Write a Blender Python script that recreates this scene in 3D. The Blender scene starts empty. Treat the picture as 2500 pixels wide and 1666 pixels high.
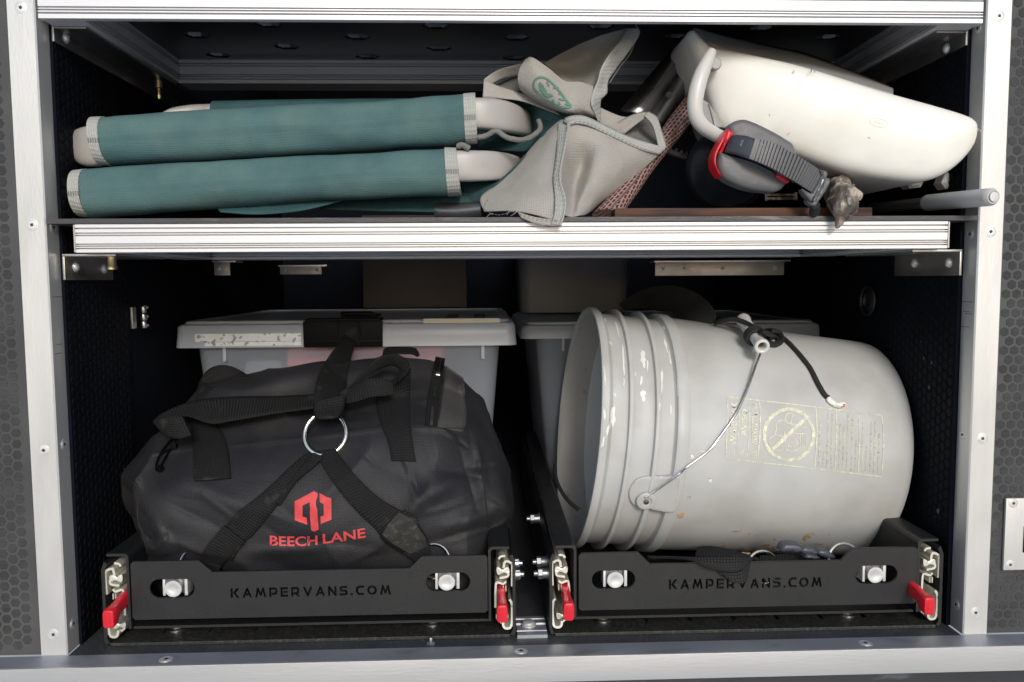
import bpy, bmesh, math, random
from mathutils import Vector, Matrix, noise
from mathutils.bvhtree import BVHTree
from mathutils.geometry import delaunay_2d_cdt
random.seed(7)
S = bpy.context.scene
COL = S.collection

# ------------------------------------------------------------------ camera
D = 0.75
CAM = Vector((0, -D, 1.3))
RT = Vector((0.99931732, -0.03639619, -0.00634113))
UP = Vector((0.00910518, 0.07628772, 0.99704427))
FW = Vector((0.03580487, 0.99642135, -0.07656704))
FPX = 1936.0
cd = bpy.data.cameras.new("camera"); cam = bpy.data.objects.new("camera", cd); COL.objects.link(cam)
cam.matrix_world = Matrix(((RT.x, UP.x, -FW.x, CAM.x), (RT.y, UP.y, -FW.y, CAM.y), (RT.z, UP.z, -FW.z, CAM.z), (0, 0, 0, 1)))
cd.sensor_width = 36; cd.lens = 36*FPX/2500; cd.clip_start = 0.01; cd.clip_end = 200
S.camera = cam
S.view_settings.view_transform = 'Standard'; S.view_settings.look = 'None'; S.view_settings.gamma = 1
S.view_settings.exposure = -0.12
S.cycles.max_bounces = 8; S.cycles.transparent_max_bounces = 16

# ------------------------------------------------------------------ light
SUN_AZ, SUN_EL = math.radians(8), math.radians(24)      # azimuth measured from -Y towards -X
sd = Vector((math.sin(SUN_AZ)*math.cos(SUN_EL), -math.cos(SUN_AZ)*math.cos(SUN_EL), math.sin(SUN_EL)))
W = bpy.data.worlds.new("World"); S.world = W; W.use_nodes = True
nt = W.node_tree; bg = nt.nodes['Background']
sky = nt.nodes.new('ShaderNodeTexSky'); sky.sky_type = 'NISHITA'; sky.sun_disc = False
sky.sun_elevation = SUN_EL; sky.sun_rotation = math.atan2(sd.x, sd.y)
sky.dust_density = 1.0; sky.ozone_density = 1.0; sky.air_density = 1.0
nt.links.new(sky.outputs[0], bg.inputs[0]); bg.inputs[1].default_value = 0.15
ld = bpy.data.lights.new("sun", 'SUN'); ld.energy = 2.4; ld.angle = math.radians(16); ld.color = (1, 0.955, 0.90)
sun = bpy.data.objects.new("sun", ld); COL.objects.link(sun)
sun.rotation_euler = sd.to_track_quat('Z', 'Y').to_euler(); sun.location = sd*5

# ------------------------------------------------------------------ pixel -> place
ZN = dict(A1=(0, 0, 700/1663), A2=(400, 0, 900/2352), A3=(1100, 0, 700/1829), A4=(1600, 0, 900/2138), A5=(0, 560, 700/1829),
          A6=(350, 720, 950/2191), A7=(1200, 640, 600/1425), A8=(1650, 600, 850/1904), B1=(0, 1100, 700/1939), B2=(600, 1100, 800/2216),
          B3=(1200, 1200, 650/2187), B4=(1800, 1150, 700/2127), C1=(230, 1340, 250/1568), C2=(1190, 1330, 220/1437),
          C3=(2200, 1310, 160/1045), C4=(1640, 280, 500/2353), C6=(1750, 940, 430/2353), C7=(1560, 1320, 520/2353),
          DD=(0, 0, 1.0625), SS=(0, 0, 1.0))
def ray(u, v): return FW + RT*((u-1250)/FPX) - UP*((v-833)/FPX)
def P(u, v, Y): d = ray(u, v); return CAM + d*((Y+D)/d.y)
def PZ(u, v, z): d = ray(u, v); return CAM + d*((z-CAM.z)/d.z)
def uv(z, x, y): a = ZN[z]; return a[0]+x*a[2], a[1]+y*a[2]
def Q(z, x, y, Y): return P(*uv(z, x, y), Y)
def QL(z, pts, Y=None): return [Q(z, p[0], p[1], p[2] if Y is None else Y) for p in pts]

# ------------------------------------------------------------------ object helpers
def tag(o, label=None, cat=None, group=None, kind=None):
    if label: o['label'] = label
    if cat: o['category'] = cat
    if group: o['group'] = group
    if kind: o['kind'] = kind
    return o
def empty(name, loc, label=None, cat=None, group=None, kind=None):
    o = bpy.data.objects.new(name, None); COL.objects.link(o); o.location = loc; o.empty_display_size = .01
    tag(o, label, cat, group, kind); o['_o'] = list(loc); return o
def obj(name, verts, faces, mat, parent=None, smooth=True, uvs=None, mats=None, midx=None, angle=40):
    org = Vector(parent['_o']) if parent else (sum((Vector(v) for v in verts), Vector())/len(verts) if len(verts) else Vector())
    m = bpy.data.meshes.new(name)
    m.from_pydata([tuple(Vector(v)-org) for v in verts], [], faces)
    for mm in (mats or [mat]): m.materials.append(mm)
    if midx: m.polygons.foreach_set('material_index', midx)
    if uvs:
        l = m.uv_layers.new(name='UVMap')
        for lp in m.loops: l.data[lp.index].uv = uvs[lp.vertex_index]
    if smooth:
        m.shade_smooth()
        if angle: m.set_sharp_from_angle(angle=math.radians(angle))
    m.update()
    o = bpy.data.objects.new(name, m); COL.objects.link(o)
    if parent: o.parent = parent; 
    else: o.location = org
    o['_o'] = list(org)
    return o
class MB:
    def __init__(s): s.v = []; s.f = []; s.m = []
    def add(s, v, f, mi=0):
        n = len(s.v); s.v += [Vector(x) for x in v]; s.f += [[i+n for i in q] for q in f]; s.m += [mi]*len(f)
    def box(s, x0, x1, y0, y1, z0, z1, c=0.0, mi=0):
        if c <= 0:
            v = [(x, y, z) for x in (x0, x1) for y in (y0, y1) for z in (z0, z1)]
            s.add(v, [(0, 1, 3, 2), (4, 6, 7, 5), (0, 4, 5, 1), (2, 3, 7, 6), (0, 2, 6, 4), (1, 5, 7, 3)], mi); return
        b = bmesh.new(); bmesh.ops.create_cube(b, size=1)
        for q in b.verts: q.co = Vector(((x0+x1)/2+q.co.x*(x1-x0), (y0+y1)/2+q.co.y*(y1-y0), (z0+z1)/2+q.co.z*(z1-z0)))
        bmesh.ops.bevel(b, geom=b.edges[:], offset=c, segments=2, profile=.7, affect='EDGES')
        b.verts.index_update(); s.add([q.co.copy() for q in b.verts], [[q.index for q in fc.verts] for fc in b.faces], mi); b.free()
    def obox(s, c, ex, ey, ez, ch=0.0, mi=0):
        """box centred at c with half-extent vectors"""
        c = Vector(c); n0 = len(s.v); s.box(-1, 1, -1, 1, -1, 1, 0, mi) if ch <= 0 else s._cb(ch, ex, ey, ez, mi)
        for i in range(n0, len(s.v)):
            q = s.v[i]; s.v[i] = c+ex*q.x+ey*q.y+ez*q.z
    def _cb(s, ch, ex, ey, ez, mi):
        m = min(ex.length, ey.length, ez.length); b = bmesh.new(); bmesh.ops.create_cube(b, size=1)
        L = (ex.length, ey.length, ez.length)
        for q in b.verts: q.co = Vector((q.co.x*2*L[0], q.co.y*2*L[1], q.co.z*2*L[2]))
        bmesh.ops.bevel(b, geom=b.edges[:], offset=min(ch, m*.9), segments=2, profile=.7, affect='EDGES')
        b.verts.index_update(); s.add([Vector((q.co.x/L[0], q.co.y/L[1], q.co.z/L[2])) for q in b.verts], [[q.index for q in fc.verts] for fc in b.faces], mi); b.free()
    def lathe(s, prof, o, ax, n=24, mi=0, cap=True, ph=0):
        o = Vector(o); ax = Vector(ax).normalized(); t = Vector((0, 0, 1)) if abs(ax.z) < .9 else Vector((1, 0, 0))
        e1 = ax.cross(t).normalized(); e2 = ax.cross(e1)
        v = []; f = []
        for r, h in prof:
            for k in range(n):
                a = ph+2*math.pi*k/n; v.append(o+ax*h+e1*(r*math.cos(a))+e2*(r*math.sin(a)))
        for i in range(len(prof)-1):
            for k in range(n):
                a, b = i*n+k, i*n+(k+1) % n; f.append((a, b, b+n, a+n))
        if cap: f.append(list(range(n))[::-1]); f.append([len(v)-n+k for k in range(n)])
        s.add(v, f, mi)
    def prism(s, poly, o, ex, ey, ez, mi=0):
        """2d polygon poly in (ex,ey) at o, extruded by ez"""
        n = len(poly); v = [Vector(o)+ex*a+ey*b for a, b in poly]; v += [q+ez for q in v]
        f = [list(range(n))[::-1], [n+i for i in range(n)]]+[(i, (i+1) % n, n+(i+1) % n, n+i) for i in range(n)]
        s.add(v, f, mi)
    def tube(s, pts, r, n=10, mi=0, closed=False, sm=4, cap=True, disp=None):
        pts = [Vector(p) for p in pts]
        rr = list(r) if isinstance(r, (list, tuple)) else [r]*len(pts)
        if sm > 1: pts, rr = crv(pts, sm, closed, rr)
        N = len(pts); v = []; f = []; prev = None
        for i, p in enumerate(pts):
            if closed: t = (pts[(i+1) % N]-pts[i-1]).normalized()
            else: t = (pts[min(i+1, N-1)]-pts[max(i-1, 0)]).normalized()
            if prev is None: a = t.cross(Vector((0, 0, 1)) if abs(t.z) < .9 else Vector((1, 0, 0))).normalized()
            else: a = (prev-t*prev.dot(t)).normalized()
            prev = a; b = t.cross(a)
            for k in range(n):
                an = 2*math.pi*k/n; q = a*math.cos(an)+b*math.sin(an); w = rr[i]
                if disp: w *= disp(p+q*w)
                v.append(p+q*w)
        for i in range(N if closed else N-1):
            j = (i+1) % N
            for k in range(n): f.append((i*n+k, i*n+(k+1) % n, j*n+(k+1) % n, j*n+k))
        if cap and not closed: f.append(list(range(n))[::-1]); f.append([(N-1)*n+k for k in range(n)])
        s.add(v, f, mi)
    def out(s, name, mats, parent=None, smooth=True, angle=35, **kw):
        if not isinstance(mats, (list, tuple)): mats = [mats]
        o = obj(name, s.v, s.f, None, parent, smooth, mats=mats, midx=s.m, angle=angle)
        if kw: tag(o, **kw)
        return o
def cr(p0, p1, p2, p3, t):
    return ((p1*2)+(p2-p0)*t+(p0*2-p1*5+p2*4-p3)*(t*t)+(p1*3-p0-p2*3+p3)*(t*t*t))*.5
def crv(pts, sm, closed=False, rr=None):
    o = []; ro = []; N = len(pts)
    for i in range(N if closed else N-1):
        g = (lambda k: pts[k % N]) if closed else (lambda k: pts[max(0, min(N-1, k))])
        for j in range(sm):
            t = j/sm; o.append(cr(g(i-1), g(i), g(i+1), g(i+2), t))
            if rr: ro.append(rr[i]*(1-t)+rr[(i+1) % N]*t)
    if not closed: o.append(pts[-1].copy()); ro.append(rr[-1] if rr else 0)
    return (o, ro) if rr else o
def grid(rows, su=6, sv=6, closed_u=False):
    R = [crv([Vector(p) for p in r], su, closed_u) for r in rows]
    cols = [crv([R[i][j] for i in range(len(R))], sv) for j in range(len(R[0]))]
    return [[cols[j][i] for j in range(len(cols))] for i in range(len(cols[0]))]
def gridmesh(G, closed_u=False, cap=False):
    nr, nc = len(G), len(G[0]); v = [p for r in G for p in r]; f = []
    for i in range(nr-1):
        for j in range(nc if closed_u else nc-1):
            a, b = i*nc+j, i*nc+(j+1) % nc; f.append((a, b, b+nc, a+nc))
    uvs = []
    ul = [0]
    mid = G[nr//2]
    for j in range(1, nc): ul.append(ul[-1]+(mid[j]-mid[j-1]).length)
    vl = [0]; 
    for i in range(1, nr): vl.append(vl[-1]+(G[i][nc//2]-G[i-1][nc//2]).length)
    for i in range(nr):
        for j in range(nc): uvs.append((ul[j], vl[i]))
    return v, f, uvs
def orient(v, f):
    """make faces of an open sheet look at the camera"""
    s = 0
    for q in f[::max(1, len(f)//200)]:
        a, b, c = v[q[0]], v[q[1]], v[q[2]]; s += (b-a).cross(c-a).dot(CAM-a)*1e6
    return [q[::-1] for q in f] if s < 0 else f
def patch(name, rows, mat, parent=None, th=.0012, su=6, sv=6, wr=0, ws=30, **kw):
    G = grid(rows, su, sv)
    if wr:
        for i, r in enumerate(G):
            for j, p in enumerate(r):
                d = (p-CAM).normalized(); r[j] = p+d*(wr*noise.noise(p*ws))
    v, f, uvs = gridmesh(G); f = orient(v, f)
    o = obj(name, v, f, mat, parent, True, uvs, angle=None)
    if th:
        m = o.modifiers.new('thick', 'SOLIDIFY'); m.thickness = th; m.offset = -1
    if kw: tag(o, **kw)
    return o
def strap(name, A, B, mat, parent=None, th=.0016, sm=6, across=4, **kw):
    """ribbon between two edge lines of equal count"""
    rows = []
    for a, b in zip(A, B): rows.append([a.lerp(b, k/across) for k in range(across+1)])
    return patch(name, rows, mat, parent, th, 1, sm, **kw)
def slab(mb, outline, ydir, depth, r=.004, dome=0, mi=0, steps=4, sm=0, mid=None, res=None):
    """solid whose front face is the outline with a rounded edge, going back along +Y by depth"""
    pts = [Vector(p) for p in outline]
    if sm: pts = crv(pts, sm, True)
    n = len(pts); P2 = [(p.x, p.z) for p in pts]
    if area2(P2) < 0: pts.reverse(); P2.reverse()
    # plane fit of Y over (x,z)
    cx = sum(p.x for p in pts)/n; cz = sum(p.z for p in pts)/n; cy = sum(p.y for p in pts)/n
    sxx = sum((p.x-cx)**2 for p in pts)+1e-9; szz = sum((p.z-cz)**2 for p in pts)+1e-9; sxz = sum((p.x-cx)*(p.z-cz) for p in pts)
    sxy = sum((p.x-cx)*(p.y-cy) for p in pts); szy = sum((p.z-cz)*(p.y-cy) for p in pts); dt = sxx*szz-sxz*sxz
    ka = (sxy*szz-szy*sxz)/dt; kb = (szy*sxx-sxy*sxz)/dt
    def dist(x, z):
        b = 1e9
        for i in range(n):
            ax, az = P2[i]; bx, bz = P2[(i+1) % n]; dx, dz = bx-ax, bz-az; L2 = dx*dx+dz*dz
            t = 0 if L2 == 0 else max(0, min(1, ((x-ax)*dx+(z-az)*dz)/L2)); q = (x-ax-t*dx)**2+(z-az-t*dz)**2
            if q < b: b = q
        return math.sqrt(b)
    ext = []
    for k in (.06, .22, .5, .95):
        d = r*k
        for i in range(n):
            ax, az = P2[i-1]; bx, bz = P2[(i+1) % n]; tx, tz = bx-ax, bz-az; L = math.hypot(tx, tz) or 1
            x, z = P2[i][0]-tz/L*d, P2[i][1]+tx/L*d
            if inpoly((x, z), P2) and dist(x, z) > d*.85: ext.append((x, z))
    w = max(p[0] for p in P2)-min(p[0] for p in P2); h = max(p[1] for p in P2)-min(p[1] for p in P2); g_ = res or max(w, h)/16
    x = min(p[0] for p in P2)
    k = 0
    while x < max(p[0] for p in P2):
        z = min(p[1] for p in P2)+(g_/2 if k % 2 else 0)
        while z < max(p[1] for p in P2):
            if inpoly((x, z), P2) and dist(x, z) > max(r*1.1, g_*.35): ext.append((x, z))
            z += g_
        x += g_*.87; k += 1
    V, T, Ls = polyfill(P2, [], ext, 1e-6); lp = Ls[0]; on = set(lp); v = []; dm = min(w, h)/2 or 1
    for i, (a, b) in enumerate(V):
        y = cy+ka*(a-cx)+kb*(b-cz)
        d = 0 if i in on else dist(a, b)
        q = r-math.sqrt(max(0, r*r-(r-min(d, r))**2)) if d < r else 0
        y += q-dome*(1-(1-min(1, d/dm))**2); v.append(Vector((a, y, b)))
    N = len(v); v += [Vector((v[i].x, cy+depth, v[i].z)) for i in lp]; f = []
    for t in T:
        a, b, c = v[t[0]], v[t[1]], v[t[2]]; f.append(t if (b-a).cross(c-a).y < 0 else t[::-1])
    m_ = len(lp); f += [(lp[(i+1) % m_], lp[i], N+i, N+(i+1) % m_) for i in range(m_)]; f.append([N+i for i in range(m_)])
    mb.add(v, f, mi)
def inpoly(p, poly):
    x, y = p; c = False; n = len(poly); j = n-1
    for i in range(n):
        xi, yi = poly[i][0], poly[i][1]; xj, yj = poly[j][0], poly[j][1]
        if (yi > y) != (yj > y) and x < (xj-xi)*(y-yi)/(yj-yi)+xi: c = not c
        j = i
    return c
def polyfill(outline, holes=(), extra=(), eps=1e-7):
    """triangulate outline minus holes with extra interior points -> (2d verts, tris, loops of vertex indices)"""
    vs = []; es = []; loops = []
    for poly in [outline]+list(holes):
        k = len(vs); n = len(poly); vs += [Vector((p[0], p[1])) for p in poly]; es += [(k+i, k+(i+1) % n) for i in range(n)]; loops.append(list(range(k, k+n)))
    vs += [Vector((p[0], p[1])) for p in extra]
    r = delaunay_2d_cdt(vs, es, [], 0, eps, True); V, F, OV = r[0], r[2], r[3]
    mp = {}
    for i, o in enumerate(OV):
        for q in o: mp[q] = i
    T = []
    for f in F:
        c = ((V[f[0]].x+V[f[1]].x+V[f[2]].x)/3, (V[f[0]].y+V[f[1]].y+V[f[2]].y)/3)
        if inpoly(c, outline) and not any(inpoly(c, h) for h in holes): T.append(list(f))
    return [(q.x, q.y) for q in V], T, [[mp[q] for q in l] for l in loops]
def area2(p): return sum(p[i][0]*p[(i+1) % len(p)][1]-p[(i+1) % len(p)][0]*p[i][1] for i in range(len(p)))
def plate2d(outline, holes, th, bev=.0005):
    """flat plate with holes; verts (a, b, depth), front at +th/2, small chamfer on every edge"""
    if area2(outline) < 0: outline = outline[::-1]
    holes = [h if area2(h) < 0 else h[::-1] for h in holes]
    V, T, Ls = polyfill(outline, holes); n = len(V); P2 = [Vector(p) for p in V]; off = {}
    for l in Ls:
        m_ = len(l)
        for i in range(m_):
            a, b, c = P2[l[i-1]], P2[l[i]], P2[l[(i+1) % m_]]
            d1 = (b-a).normalized(); d2 = (c-b).normalized(); q = Vector((-d1.y-d2.y, d1.x+d2.x))
            off[l[i]] = q.normalized()*bev if q.length > 1e-6 else Vector((0, 0))
    v = [Vector((p.x+off.get(i, Vector((0, 0))).x, p.y+off.get(i, Vector((0, 0))).y, th/2)) for i, p in enumerate(P2)]
    v += [Vector((p.x, p.y, th/2-bev)) for p in P2]+[Vector((p.x, p.y, -th/2)) for p in P2]
    f = []
    for t in T:
        a, b, c = (P2[k] for k in t); ccw = (b-a).cross(c-a) > 0; t = t if ccw else t[::-1]
        f.append(t); f.append([k+2*n for k in t[::-1]])
    for l in Ls:
        for i in range(len(l)):
            a, b = l[i], l[(i+1) % len(l)]; f.append([b, a, a+n, b+n]); f.append([b+n, a+n, a+2*n, b+2*n])
    return v, f
def textmesh(s, bold=0.0, res=3):
    c = bpy.data.curves.new('tmp', 'FONT'); c.body = s; c.size = 1; c.offset = bold; c.resolution_u = res
    o = bpy.data.objects.new('tmp', c); COL.objects.link(o)
    dg = bpy.context.evaluated_depsgraph_get(); m = bpy.data.meshes.new_from_object(o.evaluated_get(dg))
    b = bmesh.new(); b.from_mesh(m); bmesh.ops.triangulate(b, faces=b.faces[:])
    bmesh.ops.subdivide_edges(b, edges=[e for e in b.edges if e.calc_length() > .25], cuts=2)
    b.verts.index_update(); v = [q.co.copy() for q in b.verts]; f = [[q.index for q in p.verts] for p in b.faces]; b.free()
    bpy.data.objects.remove(o); bpy.data.curves.remove(c); bpy.data.meshes.remove(m)
    x0 = min(q.x for q in v); x1 = max(q.x for q in v); y0 = min(q.y for q in v); y1 = max(q.y for q in v)
    return [((q.x-x0)/(x1-x0), (q.y-y0)/(y1-y0)) for q in v], f

# ------------------------------------------------------------------ materials
def mat(name, col, rough=.5, metal=0, var=.0, vs=20, bump=0, bs=200, stretch=None, spec=None, rv=0, fine=None, dirt=None, sss=0, coat=0, uvm=False, weave=None, ds=60, dth=(.55, .7)):
    m = bpy.data.materials.new(name); m.use_nodes = True; n = m.node_tree.nodes; L = m.node_tree.links; b = n['Principled BSDF']
    b.inputs['Base Color'].default_value = (*col, 1); b.inputs['Roughness'].default_value = rough; b.inputs['Metallic'].default_value = metal
    if spec is not None: b.inputs['Specular IOR Level'].default_value = spec
    if sss: b.inputs['Subsurface Weight'].default_value = sss; b.inputs['Subsurface Radius'].default_value = (.01, .01, .01); b.inputs['Subsurface Scale'].default_value = .5
    if coat: b.inputs['Coat Weight'].default_value = coat; b.inputs['Coat Roughness'].default_value = .15
    tc = n.new('ShaderNodeTexCoord'); mp = n.new('ShaderNodeMapping'); L.new(tc.outputs['Object'], mp.inputs[0])
    if stretch: mp.inputs['Scale'].default_value = stretch
    colout = None
    def nz(sc, det=4, vec=mp):
        t = n.new('ShaderNodeTexNoise'); t.inputs['Scale'].default_value = sc; t.inputs['Detail'].default_value = det; L.new(vec.outputs[0], t.inputs['Vector']); return t
    if var:
        t = nz(vs, 6); r = n.new('ShaderNodeMapRange'); L.new(t.outputs[0], r.inputs[0]); r.inputs[1].default_value = .3; r.inputs[2].default_value = .7
        r.inputs[3].default_value = 1-var; r.inputs[4].default_value = 1+var
        x = n.new('ShaderNodeVectorMath'); x.operation = 'SCALE'; x.inputs[0].default_value = col; L.new(r.outputs[0], x.inputs['Scale']); colout = x.outputs[0]
    if weave:
        # woven cloth: two crossed waves on the sheet's own coordinates; weave = (period_u, period_v, contrast, bump)
        pu, pv, con, wb = weave
        um = n.new('ShaderNodeMapping'); L.new(tc.outputs['UV'], um.inputs[0])
        w1 = n.new('ShaderNodeTexWave'); w1.bands_direction = 'X'; w1.inputs['Scale'].default_value = .314/pu; L.new(um.outputs[0], w1.inputs[0])
        w2 = n.new('ShaderNodeTexWave'); w2.bands_direction = 'Y'; w2.inputs['Scale'].default_value = .314/pv; L.new(um.outputs[0], w2.inputs[0])
        w1.inputs['Distortion'].default_value = .6; w2.inputs['Distortion'].default_value = .6
        mu = n.new('ShaderNodeMath'); mu.operation = 'MULTIPLY'; L.new(w1.outputs['Fac'], mu.inputs[0]); L.new(w2.outputs['Fac'], mu.inputs[1])
        r2 = n.new('ShaderNodeMapRange'); L.new(mu.outputs[0], r2.inputs[0]); r2.inputs[3].default_value = 1-con; r2.inputs[4].default_value = 1+con
        x2 = n.new('ShaderNodeVectorMath'); x2.operation = 'SCALE'; L.new(r2.outputs[0], x2.inputs['Scale'])
        if colout: L.new(colout, x2.inputs[0])
        else: x2.inputs[0].default_value = col
        colout = x2.outputs[0]
    if dirt:
        t = nz(ds, 8, tc if False else mp); r = n.new('ShaderNodeMapRange'); L.new(t.outputs[0], r.inputs[0]); r.inputs[1].default_value = dth[0]; r.inputs[2].default_value = dth[1]
        mx = n.new('ShaderNodeMix'); mx.data_type = 'RGBA'; L.new(r.outputs[0], mx.inputs['Factor'])
        if colout: L.new(colout, mx.inputs['A'])
        else: mx.inputs['A'].default_value = (*col, 1)
        mx.inputs['B'].default_value = (*dirt, 1); colout = mx.outputs['Result']
    if colout: L.new(colout, b.inputs['Base Color'])
    if rv:
        t = nz(vs*2.3, 5); r = n.new('ShaderNodeMapRange'); L.new(t.outputs[0], r.inputs[0]); r.inputs[1].default_value = .3; r.inputs[2].default_value = .7
        r.inputs[3].default_value = max(0, rough-rv); r.inputs[4].default_value = min(1, rough+rv); L.new(r.outputs[0], b.inputs['Roughness'])
    if bump or weave:
        bn = None
        if bump:
            t = nz(bs, 3); bn = n.new('ShaderNodeBump'); bn.inputs['Strength'].default_value = bump; bn.inputs['Distance'].default_value = .001; L.new(t.outputs[0], bn.inputs['Height'])
        if weave:
            b2 = n.new('ShaderNodeBump'); b2.inputs['Strength'].default_value = wb; b2.inputs['Distance'].default_value = .0006; L.new(mu.outputs[0], b2.inputs['Height'])
            if bn: L.new(bn.outputs[0], b2.inputs['Normal'])
            bn = b2
        L.new(bn.outputs[0], b.inputs['Normal'])
    return m
M = {}
M['alu'] = mat('brushed_aluminium', (.68, .675, .66), .46, .6, .10, 12, .12, 500, (1, 1, .25), rv=.10, dirt=(.52, .515, .50), ds=22, dth=(.48, .75))
M['alu_x'] = mat('aluminium_sill', (.56, .565, .57), .48, .7, .08, 9, .15, 500, (.12, 1, 1), rv=.1, dirt=(.40, .40, .40), ds=20, dth=(.58, .8))
M['alu_top'] = mat('darker_aluminium_top', (.36, .38, .42), .5, .6, .10, 14, .15, 400, (.5, 1, 1), rv=.1, dirt=(.22, .23, .26), ds=45, dth=(.55, .8))  # darker bluish aluminium for the sill top and floor rail
M['extr'] = mat('extruded_aluminium', (.70, .70, .72), .46, .40, .03, 6, .05, 700, (.05, 1, 1), rv=.05, dirt=(.56, .56, .57), ds=9, dth=(.5, .75))
M['steel'] = mat('satin_steel', (.55, .54, .53), .34, 1, .12, 16, .08, 500, rv=.08)
M['steel_d'] = mat('dull_steel', (.28, .28, .29), .38, .9, .15, 16, .1, 400, rv=.1)
M['bolt'] = mat('zinc_bolt', (.72, .72, .71), .42, .6, .1, 120, .1, 900)
M['brass'] = mat('yellow_zinc', (.72, .60, .38), .3, 1, .1, 100)
M['recess'] = mat('recess_shade_and_marks', (.03, .03, .03), .6)  # near-black painted in for shade in recesses and holes, also for post marks
M['black'] = mat('black_lining', (.0028, .0040, .0080), .85, 0, .2, 30, .3, 600, spec=.12)
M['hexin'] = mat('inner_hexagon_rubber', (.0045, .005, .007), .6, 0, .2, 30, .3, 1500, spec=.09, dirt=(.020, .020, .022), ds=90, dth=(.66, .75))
M['web'] = mat('outer_rubber_web', (.055, .056, .059), .60, 0, .18, 8, .3, 1500, spec=.35, dirt=(.085, .085, .085), ds=10, dth=(.45, .8))
def ribmat():
    m = mat('outer_rubber_hexagon', (.045, .046, .047), .6, 0, .30, 30, .3, 1800, spec=.4); n = m.node_tree.nodes; L = m.node_tree.links
    tc = n.new('ShaderNodeTexCoord'); w = n.new('ShaderNodeTexWave'); w.bands_direction = 'Z'; w.inputs['Scale'].default_value = .314/.0013; L.new(tc.outputs['Object'], w.inputs[0])
    bn = n.new('ShaderNodeBump'); bn.inputs['Strength'].default_value = .8; bn.inputs['Distance'].default_value = .0004; L.new(w.outputs['Fac'], bn.inputs['Height']); L.new(bn.outputs[0], n['Principled BSDF'].inputs['Normal']); return m
M['hex'] = ribmat()
M['powder'] = mat('black_powder_coat', (.0115, .012, .013), .42, 0, .12, 20, .35, 1600, spec=.5, rv=.06, dirt=(.032, .032, .031), ds=420, dth=(.64, .74))
M['pan'] = mat('dusty_black_pan', (.018, .0185, .018), .5, 0, .15, 30, .2, 900, dirt=(.06, .056, .048), ds=300, dth=(.50, .72))
M['floor'] = mat('speckled_liner', (.038, .040, .046), .5, 0, .2, 40, .5, 700, dirt=(.34, .34, .36), ds=800, dth=(.62, .70))
M['shelf'] = mat('scuffed_shelf_panel', (.05, .05, .052), .5, 0, .15, 20, .4, 900, (.2, 1, 1), dirt=(.15, .15, .15), ds=120, dth=(.6, .72))
M['peg'] = mat('gloss_black_panel', (.004, .005, .010), .28, 0, .1, 10, .02, 300, spec=.6)
M['zink'] = mat('slide_zinc', (.82, .80, .70), .35, .55, .1, 80, .2, 500, dirt=(.3, .28, .22), ds=140, dth=(.62, .72))
M['red'] = mat('red_lever_plastic', (.62, .015, .030), .30, 0, .10, 60, .05, 300, sss=.05, dirt=(.30, .02, .03), ds=180, dth=(.66, .8))
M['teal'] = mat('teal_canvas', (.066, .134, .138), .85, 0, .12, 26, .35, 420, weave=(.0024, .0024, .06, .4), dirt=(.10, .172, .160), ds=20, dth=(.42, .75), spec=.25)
M['teal_d'] = mat('shaded_teal_canvas', (.022, .072, .078), .8, 0, .2, 30, .3, 350, weave=(.0024, .0024, .12, .5))  # darker copy of the teal canvas, shade put into its colour
M['trim'] = mat('grey_binding_tape', (.38, .385, .36), .8, 0, .06, 60, .2, 500, weave=(.0022, .0050, .14, .8))
M['arm'] = mat('grey_chair_plastic', (.37, .355, .34), .40, 0, .05, 20, .05, 300, dirt=(.29, .275, .26), ds=30)
M['canvas'] = mat('grey_canvas', (.37, .352, .322), .85, 0, .12, 24, .45, 420, weave=(.0018, .0018, .10, .6), dirt=(.28, .268, .245), ds=16, dth=(.46, .75))
M['lining'] = mat('grey_canvas_back', (.20, .195, .185), .85, 0, .1, 30, .2, 500, weave=(.002, .0016, .15, .6))
M['green'] = mat('printed_green', (.085, .20, .14), .7, 0, .2, 80)
M['white'] = mat('white_tub_plastic', (.76, .75, .70), .38, 0, .045, 10, .03, 150, sss=.08, dirt=(.64, .615, .54), ds=11, dth=(.52, .78), rv=.08)
M['tubgrey'] = mat('tub_grey_and_shade', (.30, .295, .29), .45, 0, .05, 20)  # grey plastic parts, and painted shade on the tub's upper side
M['clip'] = mat('grey_rubber', (.105, .108, .113), .5, 0, .12, 25, .15, 500, rv=.1, dirt=(.15, .15, .15), ds=35)
M['clipc'] = mat('smooth_dark_plastic', (.05, .055, .065), .22, 0, .15, 30, .1, 300, rv=.08, dirt=(.2, .2, .21), ds=110, dth=(.66, .72))
M['darkcloth'] = mat('black_cloth', (.008, .009, .012), .95, 0, .3, 60, .6, 400, spec=.2)
M['maroon'] = mat('maroon_cloth', (.09, .02, .02), .85, 0, .3, 60, .6, 400)
M['wood'] = mat('stained_board', (.075, .030, .015), .6, 0, .5, 60, .4, 300, (.06, 1, 1), dirt=(.025, .010, .008), ds=120, dth=(.48, .60), spec=.3)
M['drift'] = mat('gnarled_wood', (.13, .105, .085), .40, 0, .8, 120, 1.0, 330, (1, 1, .45), spec=.7, dirt=(.40, .35, .28), ds=110, dth=(.50, .62))
M['bin'] = None
M['latch'] = mat('black_latch', (.003, .003, .004), .40, 0, .05, 20, spec=.08)
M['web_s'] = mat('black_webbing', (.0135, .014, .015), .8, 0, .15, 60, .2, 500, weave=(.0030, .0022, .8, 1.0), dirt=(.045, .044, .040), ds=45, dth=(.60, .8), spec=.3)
M['duffel'] = mat('black_polyester', (.0165, .0165, .0200), .60, 0, .25, 14, .45, 520, weave=(.0016, .0016, .14, .4), dirt=(.036, .035, .035), ds=10, dth=(.5, .72), spec=.40)
M['seam'] = mat('black_thread', (.008, .008, .009), .8)
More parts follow.
